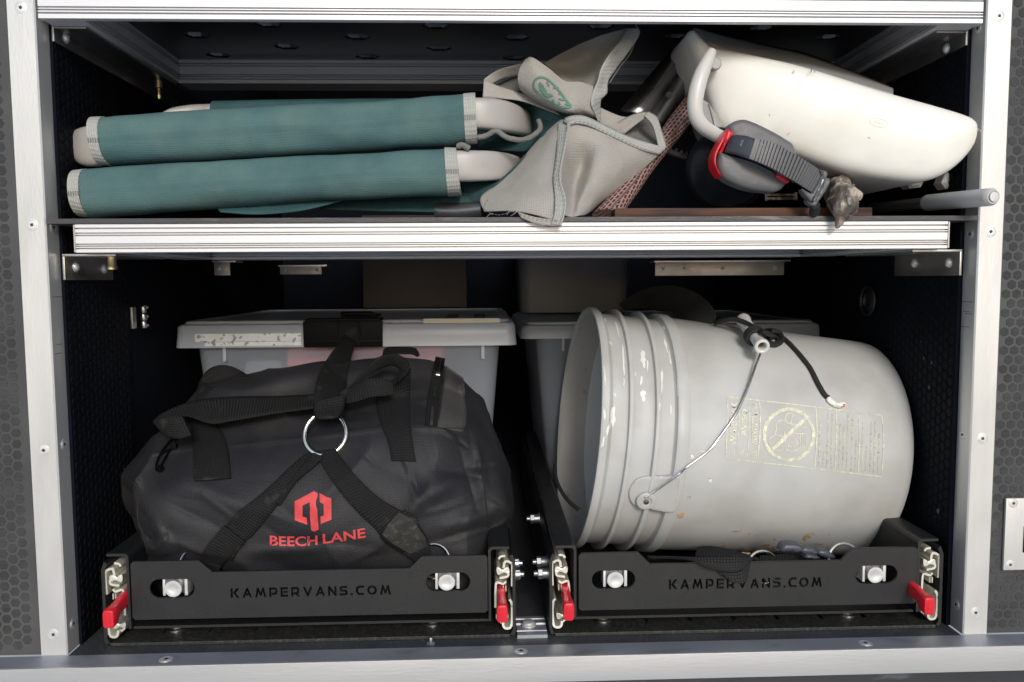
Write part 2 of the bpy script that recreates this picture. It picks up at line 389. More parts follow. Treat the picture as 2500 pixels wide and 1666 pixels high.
M['dusty'] = mat('dusty_mesh_cloth', (.045, .043, .042), .9, 0, .3, 30, .4, 300, dirt=(.15, .14, .13), ds=40, dth=(.6, .75))
M['logo'] = mat('red_print', (.58, .055, .06), .65, 0, .08, 60, .1, 500)
M['ring'] = mat('polished_ring', (.83, .80, .70), .14, 1, .03, 40)
M['bucket'] = mat('grey_bucket_plastic', (.47, .475, .465), .46, 0, .06, 9, .10, 200, spec=.4, rv=.08, dirt=(.38, .375, .355), ds=14, dth=(.46, .74))
M['bucketin'] = mat('bucket_inside', (.46, .45, .43), .5, 0, .08, 20, .1, 200, dirt=(.33, .29, .25), ds=60, dth=(.62, .72))
M['liner'] = mat('pale_inner_plastic', (.68, .71, .73), .35, 0, .03, 20, sss=.1)
M['paint'] = mat('dried_paint', (.74, .74, .71), .6, 0, .1, 60, .5, 400)
M['mud'] = mat('dried_mud', (.46, .33, .22), .8, 0, .5, 220, .8, 400)
M['label'] = mat('foil_print', (.64, .63, .48), .42, .1, .18, 300, .2, 600, dirt=(.49, .49, .43), ds=200, dth=(.46, .58))
M['wire'] = mat('galvanised_wire', (.6, .6, .6), .3, 1, .15, 300)
M['grip'] = mat('white_grip', (.62, .62, .60), .45, 0, .08, 60, .1, 300, dirt=(.4, .38, .34), ds=90)
M['cord'] = mat('black_cord', (.012, .012, .013), .75, 0, .3, 400, .9, 900)
M['melt'] = mat('melted_tip', (.75, .74, .70), .4, 0, .1, 100)
M['buckle'] = mat('blue_grey_buckle', (.055, .062, .080), .4, 0, .05, 50)
M['pale_strip'] = mat('white_mottled_strip', (.72, .73, .74), .3, 0, .1, 40, .4, 200, dirt=(.30, .30, .32), ds=160, dth=(.55, .62))  # white with random grey patches, for the strips on the lid front
M['pink'] = mat('pink_contents', (.78, .20, .24), .6, 0, .1, 12)
M['greyc'] = mat('grey_contents', (.30, .31, .33), .7, 0, .2, 8)
M['paper'] = mat('cream_paper', (.66, .62, .50), .7, 0, .05, 20)
M['card'] = mat('brown_cardboard', (.045, .037, .034), .8, 0, .1, 20)
M['tube'] = mat('grey_enamel_rod', (.50, .495, .48), .40, 0, .06, 30)
M['ground'] = mat('pale_ground', (.60, .59, .575), .9, 0, .12, 3)
M['skirt'] = mat('scratched_black_skirt', (.025, .027, .032), .45, 0, .2, 20, .3, 500, (.3, 1, 1), dirt=(.10, .10, .11), ds=40, dth=(.6, .7))
def netmat():
    m = mat('brown_net', (.16, .085, .075), .7); n = m.node_tree.nodes; L = m.node_tree.links; b = n['Principled BSDF']
    tc = n.new('ShaderNodeTexCoord'); mp = n.new('ShaderNodeMapping'); mp.inputs['Rotation'].default_value = (0, 0, 0); L.new(tc.outputs['UV'], mp.inputs[0])
    br = n.new('ShaderNodeTexBrick'); br.inputs['Scale'].default_value = 1/.0062; br.inputs['Brick Width'].default_value = 1; br.inputs['Row Height'].default_value = .62; br.inputs['Mortar Size'].default_value = .16
    br.inputs['Color1'].default_value = (.035, .015, .014, 1); br.inputs['Color2'].default_value = (.05, .02, .018, 1); br.inputs['Mortar'].default_value = (.33, .20, .18, 1); br.inputs['Mortar Smooth'].default_value = .3
    L.new(mp.outputs[0], br.inputs[0]); L.new(br.outputs['Color'], b.inputs['Base Color'])
    bn = n.new('ShaderNodeBump'); bn.inputs['Strength'].default_value = 1; bn.inputs['Distance'].default_value = .0012; L.new(br.outputs['Fac'], bn.inputs['Height']); L.new(bn.outputs[0], b.inputs['Normal'])
    return m
M['net'] = netmat()
def binmat(name, col, tr):
    m = bpy.data.materials.new(name); m.use_nodes = True; n = m.node_tree.nodes; L = m.node_tree.links; b = n['Principled BSDF']
    b.inputs['Base Color'].default_value = (*col, 1); b.inputs['Roughness'].default_value = .28; b.inputs['Specular IOR Level'].default_value = .7
    t = n.new('ShaderNodeBsdfTransparent'); t.inputs[0].default_value = (.9, .92, .95, 1)
    tl = n.new('ShaderNodeBsdfTranslucent'); tl.inputs[0].default_value = (*col, 1)
    a = n.new('ShaderNodeMixShader'); a.inputs[0].default_value = .3; L.new(b.outputs[0], a.inputs[1]); L.new(tl.outputs[0], a.inputs[2])
    c = n.new('ShaderNodeMixShader'); c.inputs[0].default_value = tr; L.new(a.outputs[0], c.inputs[1]); L.new(t.outputs[0], c.inputs[2])
    L.new(c.outputs[0], n['Material Output'].inputs[0]); return m
M['loop'] = mat('lightened_webbing', (.026, .0265, .028), .8, 0, .15, 60, .2, 500, weave=(.0030, .0030, .7, 1.0), spec=.3)  # paler copy of the black webbing, light put into its colour
M['dim'] = mat('shade_darkened_frosted_plastic', (.10, .105, .115), .5, 0, .1, 20)  # frosted plastic darkened, shade at the far back put into the colour
M['bin'] = binmat('frosted_bin', (.66, .73, .83), .60)
M['lid'] = binmat('frosted_lid', (.70, .76, .85), .30)

# ------------------------------------------------------------------ screws
def csk(mb, o, ax, r=.0042):
    """countersunk screw head with square drive; ax points out of the surface"""
    o = Vector(o); ax = Vector(ax).normalized()
    mb.lathe([(r*1.28, -.0004), (r*1.28, .0002), (r*1.12, .0003), (r*1.02, -.0001), (r*.95, .0004), (r*.5, .0007), (r*.38, .0006)], o, ax, 24, 0)
    t = Vector((0, 0, 1)) if abs(ax.z) < .9 else Vector((1, 0, 0)); e1 = ax.cross(t).normalized(); e2 = ax.cross(e1)
    a = random.random()*1.5; c, s_ = math.cos(a), math.sin(a); k = r*.3
    mb.obox(o+ax*.0007, (e1*c+e2*s_)*k, (e2*c-e1*s_)*k, ax*.0002, 0, 1)  # dark square laid on the head, painting the shade of the drive
def dome(mb, o, ax, r=.0042):
    mb.lathe([(r*1.25, -.001), (r*1.25, .0006), (r, .0007), (r*.92, .0016), (r*.7, .0026), (r*.4, .0032), (r*.05, .0034)], o, ax, 20, 0)
def hexnut(mb, o, ax, r=.005, h=.004, n=6, mi=0):
    mb.lathe([(r*.9, 0), (r, .0004), (r, h-.0005), (r*.88, h)], o, ax, n, mi); mb.lathe([(r*.5, h), (r*.5, h+.0035), (r*.4, h+.0042)], o, ax, 14, mi)

FZ = 0.944                       # compartment floor
XL, XR = -0.3985, 0.4715         # side walls
# ------------------------------------------------------------------ setting
g = MB(); g.box(-40, 40, -60, 40, -.05, 0); g.out('ground', M['ground'], None, False, kind='structure')
fl = MB(); fl.box(XL-.002, XR+.002, .0, .9, FZ-.02, FZ); floor = fl.out('floor', M['floor'], None, False, kind='structure')
bk = MB(); bk.box(XL-.01, XR+.01, .86, .88, FZ-.02, 1.95); bk.out('wall_back', M['black'], None, False, kind='structure')
ce = MB(); ce.box(XL-.01, XR+.01, .0, .9, 1.93, 1.95); ce.out('ceiling', M['black'], None, False, kind='structure')
def hexfield(mb, rect, R, frame, h, fill=.76, rot=False):
    if rot:
        fr = frame; rect = (rect[2], rect[3], rect[0], rect[1]); frame = lambda a, b: fr(b, a)
    """rect (a0,a1,b0,b1); frame(a,b)->(point,normal); raised flat-top hexagons"""
    a0, a1, b0, b1 = rect; i = 0; a = a0
    while a < a1:
        b = b0+(R*math.sqrt(3)/2 if i % 2 else 0)
        while b < b1:
            rr = R*fill; o, n = frame(a, b); 
            e1 = frame(a+.001, b)[0]-o; e1.normalize(); e2 = frame(a, b+.001)[0]-o; e2.normalize()
            v = []
            for q, hh in ((rr, 0), (rr*.96, h*.8), (rr*.88, h)):
                for k in range(6): an = math.pi/3*k; v.append(o+e1*(q*math.cos(an))+e2*(q*math.sin(an))+n*hh)
            f = [(i2*6+k, i2*6+(k+1) % 6, i2*6+6+(k+1) % 6, i2*6+6+k) for i2 in range(2) for k in range(6)]+[tuple(range(12, 18))]
            if (e1.cross(e2)).dot(n) < 0: f = [tuple(reversed(q)) for q in f]
            mb.add(v, f); b += R*math.sqrt(3)
        a += 1.5*R; i += 1
for nm, x, sx in (('wall_left', XL, 1), ('wall_right', XR, -1)):
    m = MB(); m.box(min(x, x-sx*.012), max(x, x-sx*.012), .0225, .157, FZ, 1.93); 
    m.box(min(x-sx*.001, x-sx*.012), max(x-sx*.001, x-sx*.012), .1575, .86, FZ, 1.93)
    w = m.out(nm, M['black'], None, False, kind='structure')
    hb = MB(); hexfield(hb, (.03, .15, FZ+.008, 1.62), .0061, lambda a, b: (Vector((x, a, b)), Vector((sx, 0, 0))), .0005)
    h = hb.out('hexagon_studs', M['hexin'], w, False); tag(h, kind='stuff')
# outer faces of the cabinet on both sides
for nm, x0, x1, a0 in (('outer_panel_left', -.60, -.4258, -.595), ('outer_panel_right', .4998, .68, .5065)):
    m = MB(); m.box(x0, x1, .002, .012, FZ+.0005, 1.95); w = m.out(nm, M['web'], None, False, kind='structure')
    hb = MB(); hexfield(hb, (a0, x1-.008 if x0 < 0 else x1, FZ+.010, 1.62), .0061, lambda a, b: (Vector((a, .002, b)), Vector((0, -1, 0))), .0004, .78, x0 > 0)
    h = hb.out('hexagon_studs', M['hex'], w, False); tag(h, kind='stuff')
# skirt below the sill
m = MB(); m.box(-.7, .75, -.021, .0, .80, .9185, .002); m.out('skirt', M['skirt'], None, True, kind='structure')

# ------------------------------------------------------------------ corner posts
def post(sx, xo, xi, label, sv, tv):
    t = empty('corner_post', (xi, 0, FZ), label, 'post', 'aluminium posts at the sides of the opening')
    m = MB(); xin = xi; 
    a, b = sorted((xo, xin))
    prof = [(xo, .0), (xo, .003), (xi-sx*.003, .003), (xi-sx*.003, .022), (xi, .022), (xi, .0012), (xi-sx*.0012, .0)]
    m.prism([(p[0], p[1]) for p in prof], (0, 0, FZ+.0004), Vector((1, 0, 0)), Vector((0, 1, 0)), Vector((0, 0, 1.0)))
    m.out('angle_bar', M['alu'], t, False)
    for z in sv:
        s = MB(); csk(s, ((xo+xi)/2, 0, z), (0, -1, 0)); s.out('screw', [M['bolt'], M['recess']], t)
    for z in tv:
        s = MB(); csk(s, (xi, .0125, z), (sx, 0, 0)); s.out('screw', [M['bolt'], M['recess']], t)
    return t
post(1, -.4258, -.4012, 'left aluminium angle post between hexagon rubber panel and opening', (1.5473, 1.3534, 1.1435, .9651), (1.5445, 1.352, 1.1465, .970))
post(-1, .4995, .4755, 'right aluminium angle post with pale rod poking across it', (1.5449, 1.3434, 1.1424, .9667), (1.5375, 1.342, 1.144, .970))
# ------------------------------------------------------------------ sill
t = empty('sill', (.03, -.0125, FZ), 'wide aluminium angle sill along the bottom edge of the opening', 'sill')
m = MB(); m.box(-.75, .8, -.0235, -.0002, FZ-.003, FZ, .0006); m.out('top_flange', M['alu_top'], t, False)
m = MB(); m.box(-.75, .8, -.0262, -.0236, .9193, FZ+.0002, .0009); m.out('front_flange', M['alu_x'], t)
for u, v in ((404, 1612), (1272, 1590.5), (2112, 1570)):
    p = PZ(u, v, FZ); s = MB(); csk(s, (p.x, -.013, FZ), (0, 0, 1), .005); s.out('screw', [M['bolt'], M['recess']], t)
# floor rail between the trays with bolt head
t = empty('floor_rail', (.046, .04, FZ), 'low grooved aluminium floor rail between the two slide trays', 'rail')
m = MB()
prof = [(.014, 0), (.014, .0035), (.022, .0035), (.0225, .0025), (.024, .0025), (.0245, .0035), (.033, .0035), (.0335, .0018), (.041, .0018), (.0415, .0035), (.05, .0035), (.0505, .0025), (.052, .0025), (.0525, .0035), (.058, .0035), (.058, 0)]
m.prism(prof, (.031, 0, FZ), Vector((0, 1, 0)), Vector((0, 0, 1)), Vector((.030, 0, 0))); m.out('grooved_strip', M['alu_top'], t, False)
p = Q('C2', 655, 1270, .04); s = MB(); s.lathe([(.0075, 0), (.0075, .0012), (.006, .002), (.006, .004), (.0045, .0046), (.001, .0048)], (p.x, .037, FZ+.0035), (0, 0, 1), 24); s.out('bolt_head', M['bolt'], t)
t = MB(); p = PZ(1052, 1573, FZ); hexnut(t, (p.x, p.y, FZ), (0, 0, 1), .0045, .003); t.out('loose_nut', M['steel_d'], None, label='small loose dark nut on the floor strip in front of left tray', cat='nut')

# ------------------------------------------------------------------ shelves of extruded rail
def railprof(y0, h, d=.036):
    """profile (y,z) of a rail whose grooved face is at y0 looking to -Y, height h, z from 0"""
    g = .0022
    G_ = [(.12, .170, 1), (.205, .250, .9), (.275, .320, .9), (.58, .625, .9), (.66, .705, .9), (.82, .875, 1)]
    o = [(y0+.0005, 0), (y0, .01*h)]
    for a, b, k in G_: o += [(y0, a*h), (y0+.0048*k, (a+.006)*h), (y0+.0048*k, (b-.006)*h), (y0, b*h)]
    o += [(y0, .985*h), (y0+.0005, h)]
    o += [(y0+d, h), (y0+d, 0)]
    return o
def shelf(name, x0, x1, z0, h, ydepth, label, y0=.0):
    t = empty(name, ((x0+x1)/2, y0, z0), label, 'shelf')
    m = MB(); m.prism(railprof(y0, h, .007), (x0, 0, z0), Vector((0, 1, 0)), Vector((0, 0, 1)), Vector((x1-x0, 0, 0))); m.out('front_rail', M['extr'], t, False)
    for a, nm in ((x0, 1), (x1, -1)):
        m = MB(); pr = [(a+nm*.036-nm*(q[0]-y0), q[1]) for q in railprof(y0, h)]
        pr = [(a+nm*(.0375-(q[0]-y0)), q[1]) for q in railprof(y0, h)]
        m.prism(pr, (0, y0+.0073, z0), Vector((1, 0, 0)), Vector((0, 0, 1)), Vector((0, ydepth-.0073, 0))); m.out('side_rail', M['extr'], t, False)
    m = MB(); m.prism(railprof(y0+ydepth, h), (x0+.0365, 0, z0), Vector((0, 1, 0)), Vector((0, 0, 1)), Vector((x1-x0-.073, 0, 0))); m.out('rear_rail', M['extr'], t, False)
    return t
RZ = 1.3277
sh = shelf('middle_shelf', -.3750, .4455, RZ, .0262, .262, 'middle shelf with grooved aluminium frame and thin black deck under folded chair')
m = MB(); m.box(-.3998, .4740, -.0015, .33, 1.3541, 1.3588, .0006); m.out('deck_panel', M['shelf'], sh, False)
# end plates
for x in (-.3762, .4457):
    m = MB(); m.box(x, x+.0011, -.0008, .03, RZ+.0005, RZ+.0255); m.out('end_cap', M['steel'], sh, False)
UZ = 1.5380
us = shelf('upper_shelf', -.3985, .4720, UZ, .034, .236, 'upper shelf seen from below with grooved aluminium frame and hexagon holes')
# underside panel with hexagonal holes
holes = []
def hexhole(cx, cy, R=.0165):
    holes.append([(cx+R*math.cos(math.pi/3*k), cy+R*.86*math.sin(math.pi/3*k)) for k in range(6)])
PZz = UZ+.0285
hx = []
for (z, x, y) in (('A2', 350, 347), ('A2', 1300, 357), ('A2', 2235, 365), ('A2', 785, 292), ('A2', 1755, 302), ('A2', 210, 220), ('A2', 1235, 230), ('A2', 2250, 235), ('A2', 665, 150), ('A2', 1735, 160), ('A3', 960, 165), ('A3', 1315, 372), ('A4', 110, 208), ('A4', 620, 160), ('A4', 1000, 212)):
    p = PZ(*uv(z, x, y), PZz); hx.append((p.x, p.y))
for a, b in hx:
    if b < .225 and b > .055: hexhole(a, b, .0145)
v, f = plate2d([(-.361, .008), (.434, .008), (.434, .2355), (-.361, .2355)], holes, .002, .0004)
m = MB(); m.add([(q.x, q.y, PZz-q.z) for q in v], [list(reversed(q)) for q in f]); m.out('perforated_underside', M['peg'], us, False)
m = MB(); m.box(-.361, .434, .008, .2355, PZz+.012, PZz+.014); m.out('upper_deck', M['black'], us, False)
for a, b in hx:
    if b < .225 and b > .055:
        s = MB(); n = 6; R = .0138
        s.lathe([(R*1.05, 0), (R, .001), (R*.92, .006)], (a, b, PZz+.0005), (0, 0, 1), 6, cap=False, ph=0); s.out('hexagon_rim', M['steel_d'], us, False)

# ------------------------------------------------------------------ brackets
def bracket(sx, x, y0, y1, ztop, h, label, screws, w=.03, sv=None, grp=None, bolt=None, m1='steel'):
    t = empty('angle_bracket', (x, y0, ztop), label, 'bracket', grp)
    m = MB(); a, b = sorted((x, x+sx*.0022))
    m.box(a, b, y0, y1, ztop-h, ztop-.0023, .0006); m.out('wall_plate', M[m1], t)
    m = MB(); a, b = sorted((x, x+sx*w)); m.box(a, b, y0, y1+.02, ztop-.0022, ztop, .0006); m.out('shelf_flange', M[m1], t)
    for yy, zz in screws:
        s = MB(); dome(s, (x+sx*.0022, yy, zz), (sx, 0, 0)); s.out('screw', M['bolt'], t)
    if bolt:
        s = MB(); s.lathe([(.0045, 0), (.0045, .008), (.0052, .009), (.0052, .012)], (x+sx*bolt[0], bolt[1], ztop-.0022), (0, 0, -1), 18); s.out('bolt', M['brass'], t)
    return t
G1 = 'steel brackets holding the shelves'
bracket(1, XL+.0002, .020, .118, RZ-.0004, .0245, 'short steel bracket under left end of middle shelf, with brass bolt', [(.040, 1.3155), (.098, 1.3145)], .05, grp=G1, bolt=(.030, .055))
bracket(-1, XR-.0002, .0175, .142, RZ-.0004, .0255, 'short steel bracket under right end of middle shelf, two dome screws', [(.036, 1.3145), (.100, 1.3155)], .05, grp=G1)
for sx, x, lab, sc in ((1, XL+.0002, 'long dark steel bracket running back under left end of upper shelf', [(.042, 1.533)]), (-1, XR-.0002, 'long dark steel bracket running back under right end of upper shelf', [(.053, 1.530)])):
    t = empty('angle_bracket', (x, .02, 1.54), lab, 'bracket', G1)
    m = MB(); a, b = sorted((x, x+sx*.0022)); m.prism([(.0215, 1.548), (.245, 1.5378), (.33, 1.5378), (.33, 1.5235), (.0215, 1.5235)], (a, 0, 0), Vector((0, 1, 0)), Vector((0, 0, 1)), Vector((b-a, 0, 0))) if False else m.box(a, b, .021, .33, 1.5240, 1.5510, .0006)
    m.out('wall_plate', M['steel_d'], t)
    m = MB(); a, b = sorted((x, x+sx*.034)); m.box(a+.0023, b-.0023, .021, .33, 1.5357, 1.5378, .0006); m.out('shelf_flange', M['steel_d'], t)
    for yy, zz in sc: s = MB(); dome(s, (x+sx*.0022, yy, zz), (sx, 0, 0)); s.out('screw', M['bolt'], t)
    s = MB(); s.lathe([(.0045, 0), (.0045, .008), (.0022, .0085), (.0022, .016), (.0036, .0165), (.0030, .021), (.001, .022)], (x+sx*.020, .215, 1.5355), (0, 0, -1), 16); s.out('bolt', M['brass'], t)
# deep brackets hanging under the rear of the middle shelf
def hangbr(u0, v0, u1, v1, Y, label, holes_):
    a = P(u0, v0, Y); b = P(u1, v1, Y); t = empty('rear_bracket', a, label, 'bracket', 'small brackets behind the middle shelf')
    m = MB(); m.box(a.x, b.x, Y, Y+.002, b.z, a.z-.0021, .0004); m.out('face_plate', M['steel_d'], t)
    m = MB(); m.box(a.x-.002, b.x+.008, Y-.002, Y+.03, a.z-.002, a.z, .0004); m.out('top_flange', M['steel'], t)
    for fx in holes_: s = MB(); dome(s, (a.x+(b.x-a.x)*fx, Y, a.z*.5+b.z*.5), (0, -1, 0), .0022); s.out('screw', M['bolt'], t)
hangbr(522, 637, 562, 673, .285, 'small dark bracket with two screws at rear left of lower bay', (.3, .65))
hangbr(683, 648, 785, 670, .42, 'dim wide bracket far back above the clear bin', (.1, .9))
hangbr(1600, 637, 1914, 672, .285, 'long dark bracket with four screws under rear right of middle shelf', (.06, .22, .52, .93))
# hinge and pull ring on the side walls
t = empty('hinge', (XL, .185, 1.26), 'small grey steel hinge on the dark left wall', 'hinge')
m = MB(); m.box(XL, XL+.0025, .160, .170, 1.248, 1.272, .0004); m.out('leaf', M['steel'], t)
m = MB()
for i, z in enumerate((1.247, 1.2558, 1.2646)): m.lathe([(.0032, 0), (.0035, .0006), (.0035, .0072), (.0032, .0078)], (XL+.0035, .187, z), (0, 0, 1), 14)
m.out('knuckle', M['steel'], t)
for z in (1.2495, 1.260, 1.2705): s = MB(); dome(s, (XL+.0005, .200, z), (1, 0, 0), .0022); s.out('rivet', M['bolt'], t)
t = empty('round_latch', (XR, .20, 1.272), 'dark round latch ring on the right inner wall', 'latch')
m = MB(); m.tube([(XR-.004, .20+.017*math.cos(a), 1.272+.017*math.sin(a)) for a in [2*math.pi*k/20 for k in range(20)]], .0022, 8, closed=True, sm=1); m.out('ring', M['powder'], t)
m = MB(); m.lathe([(.013, 0), (.013, .003), (.010, .005), (.009, .002)], (XR, .20, 1.272), (-1, 0, 0), 24); m.out('knob', M['powder'], t)
# striker plate on right outer panel
a = P(2454, 1217, -.001); b = P(2450, 1392, -.001)
t = empty('striker_plate', (.515, -.001, 1.045), 'bright aluminium plate screwed to the hexagon panel at the far right edge', 'plate')
m = MB(); m.box(a.x+.0005, a.x+.05, -.0022, .0012, b.z, a.z, .0012); m.out('plate', M['alu'], t)
for u, v in ((2474, 1229), (2466, 1379)):
    p = P(u, v, -.0022); s = MB(); csk(s, (p.x, -.0022, p.z), (0, -1, 0), .0037); s.out('screw', [M['bolt'], M['recess']], t)
p = P(2500, 1330, -.002); s = MB(); s.box(p.x-.0012, p.x+.02, -.003, -.0023, b.z+.018, a.z-.028, .0003); s.out('slot_insert', M['latch'], t)

# ------------------------------------------------------------------ slide trays
def stroke(mb, pts, w, o, ex, ey, ez, mi=0, sm=3):
    """thick 2d line extruded along ez"""
    p = [Vector((a, b, 0)) for a, b in pts]
    if sm > 1 and len(p) > 2: p = crv(p, sm)
    L = []; R_ = []
    for i, q in enumerate(p):
        t = (p[min(i+1, len(p)-1)]-p[max(i-1, 0)]).normalized(); n = Vector((-t.y, t.x, 0))
        L.append(q+n*w/2); R_.append(q-n*w/2)
    poly = [(q.x, q.y) for q in L]+[(q.x, q.y) for q in reversed(R_)]
    n = len(p)
    v = [Vector(o)+ex*a+ey*b for a, b in poly]; v += [q+ez for q in v]; N = 2*n
    f = [(i, i+1, N-2-i, N-1-i) for i in range(n-1)]; f += [tuple(N+k for k in reversed(q)) for q in f[:n-1]]
    f += [(i, (i+1) % N, N+(i+1) % N, N+i) for i in range(N)]
    mb.add(v, f, mi)
def C2w(pts): return [((Q('C2', x, y, .019).x-.0292), (Q('C2', x, y, .019).z-FZ)) for x, y in pts]
STROKES = [([(390, 660), (396, 330), (375, 292), (310, 262), (268, 285), (256, 372)], 38), ([(180, 250), (212, 208), (282, 200)], 34),
           ([(190, 530), (318, 502), (326, 440)], 36), ([(290, 582), (250, 622), (170, 600), (130, 640), (124, 1000)], 34),
           ([(290, 650), (292, 740)], 16), ([(250, 650), (252, 740)], 12), ([(345, 870), (388, 955), (382, 1280), (300, 1332), (255, 1300), (244, 1232)], 38), ([(165, 1222), (225, 1272)], 30)]
BLOBS = [[(145, 370), (190, 380), (230, 408), (300, 370), (342, 388), (342, 485), (290, 452), (230, 462), (180, 484), (150, 462)],
         [(135, 1120), (220, 1142), (322, 1110), (322, 1195), (280, 1212), (220, 1182), (150, 1206)]]
def slide(parent, xedge, sgn, label):
    """sgn +1: outer wall on the right as traced; -1: mirrored"""
    m = MB(); zs = .1531*.77/1936
    for k, (pts, w) in enumerate(STROKES):
        p = [(a*sgn, b) for a, b in C2w(pts)]
        stroke(m, p, w*zs*1.0, (xedge, .018+(.004 if k in (1, 7) else 0), FZ), Vector((1, 0, 0)), Vector((0, 0, 1)), Vector((0, .5, 0)))
    for b in BLOBS:
        p = [Vector((a*sgn, c, 0)) for a, c in C2w(b)]; p = crv(p, 3, True)
        c0 = sum(p, Vector())/len(p); n = len(p)
        v = [Vector((xedge+q.x, .0195, FZ+q.y)) for q in p]+[Vector((xedge+c0.x, .0190, FZ+c0.y))]+[Vector((xedge+q.x, .5, FZ+q.y)) for q in p]
        f = [(i, (i+1) % n, n) for i in range(n)]+[(i, (i+1) % n, n+1+(i+1) % n, n+1+i) for i in range(n)]
        m.add(v, f)
    o = m.out('slide_rail', M['zink'], parent, False)
    return o
def lever(parent, x, zr, dz=0):
    m = MB(); secs = [(.022, .0075, .013, .003), (.006, .0080, .0135, .0015), (.000, .0078, .0125, .0008), (-.006, .0098, .0148, -.0014), (-.0095, .0106, .0176, -.0026), (-.0165, .0108, .0180, -.003), (-.0182, .0098, .0168, -.003), (-.0187, .0075, .014, -.003)]
    v = []; n = 16
    for y, w, h, o in secs:
        for k in range(n):
            a = 2*math.pi*(k+.5)/n; c, s_ = math.cos(a), math.sin(a); e = .42
            v.append(Vector((x+w/2*math.copysign(abs(c)**e, c), y, zr+o+h/2*math.copysign(abs(s_)**e, s_))))
    f = [(i*n+k, i*n+(k+1) % n, (i+1)*n+(k+1) % n, (i+1)*n+k) for i in range(len(secs)-1) for k in range(n)]+[tuple(range(n)), tuple(range(len(v)-n, len(v)))]
    m.add(v, f); m.box(x-.0022, x+.0022, -.0192, -.0184, zr-.007, zr+.003, .0003)
    return m.out('release_lever', M['red'], parent)
LET = {'K': (1.0, [[(0, 0), (.2, 0), (.2, 1), (0, 1)], [(.72, 1), (1, 1), (.55, .5), (1, 0), (.72, 0), (.28, .5)]]),
 'A': (1.1, [[(0, 0), (.22, 0), (.56, .72), (.68, .42), (.5, .42), (.40, .22), (.77, .22), (.88, 0), (1.1, 0), (.64, 1), (.48, 1)]]),
 'M': (1.28, [[(0, 0), (.21, 0), (.36, .62), (.57, .12), (.71, .12), (.92, .62), (1.07, 0), (1.28, 0), (1.04, 1), (.88, 1), (.64, .45), (.40, 1), (.24, 1)]]),
 'P': (.95, [[(0, 0), (.2, 0), (.2, .8), (.62, .8), (.74, .7), (.74, .52), (.62, .42), (.3, .42), (.3, .22), (.68, .22), (.88, .34), (.95, .6), (.88, .88), (.68, 1), (0, 1)]]),
 'E': (.86, [[(0, 0), (.86, 0), (.86, .2), (.2, .2), (.2, .8), (.84, .8), (.84, 1), (0, 1)], [(.32, .41), (.82, .41), (.82, .59), (.32, .59)]]),
 'R': (1.0, [[(0, 0), (.2, 0), (.2, .8), (.62, .8), (.72, .7), (.72, .52), (.62, .42), (.3, .42), (.3, .22), (.52, .22), (.72, 0), (1, 0), (.76, .26), (.92, .45), (.92, .78), (.72, 1), (0, 1)]]),
 'V': (1.1, [[(0, 1), (.22, 1), (.55, .30), (.88, 1), (1.1, 1), (.63, 0), (.47, 0)]]),
 'N': (.98, [[(0, 0), (.2, 0), (.2, .64), (.78, 0), (.98, 0), (.98, 1), (.78, 1), (.78, .36), (.2, 1), (0, 1)]]),
 'S': (.92, [[(0, 0), (.68, 0), (.92, .15), (.92, .42), (.74, .6), (.28, .6), (.2, .66), (.2, .74), (.28, .8), (.88, .8), (.88, 1), (.2, 1), (0, .85), (0, .56), (.2, .4), (.62, .4), (.7, .34), (.7, .26), (.62, .2), (0, .2)]]),
 '.': (.2, [[(0, 0), (.2, 0), (.2, .2), (0, .2)]]),
 'C': (.95, [[(.95, 0), (.95, .2), (.42, .2), (.22, .38), (.22, .62), (.42, .8), (.95, .8), (.95, 1), (.36, 1), (.1, .84), (0, .62), (0, .38), (.1, .16), (.36, 0)]]),
 'O': (1.15, [[(.52, 0), (.52, .19), (.3, .27), (.21, .5), (.3, .73), (.52, .81), (.52, 1), (.2, .88), (.02, .62), (.02, .38), (.2, .12)], [(.63, 0), (.95, .12), (1.13, .38), (1.13, .62), (.95, .88), (.63, 1), (.63, .81), (.85, .73), (.94, .5), (.85, .27), (.63, .19)]])}
def lettering(x0, x1, zb0, zb1, h):
    s = 'KAMPERVANS.COM'; gap = .42; tot = sum(LET[c][0] for c in s)+gap*(len(s)-1); k = (x1-x0)/tot
    out = []; x = 0
    for c in s:
        w, polys = LET[c]
        for p in polys: out.append([(x0+(x+a)*k, zb0+(zb1-zb0)*(x+a)/tot+b*h) for a, b in p])
        x += w+gap
    return out
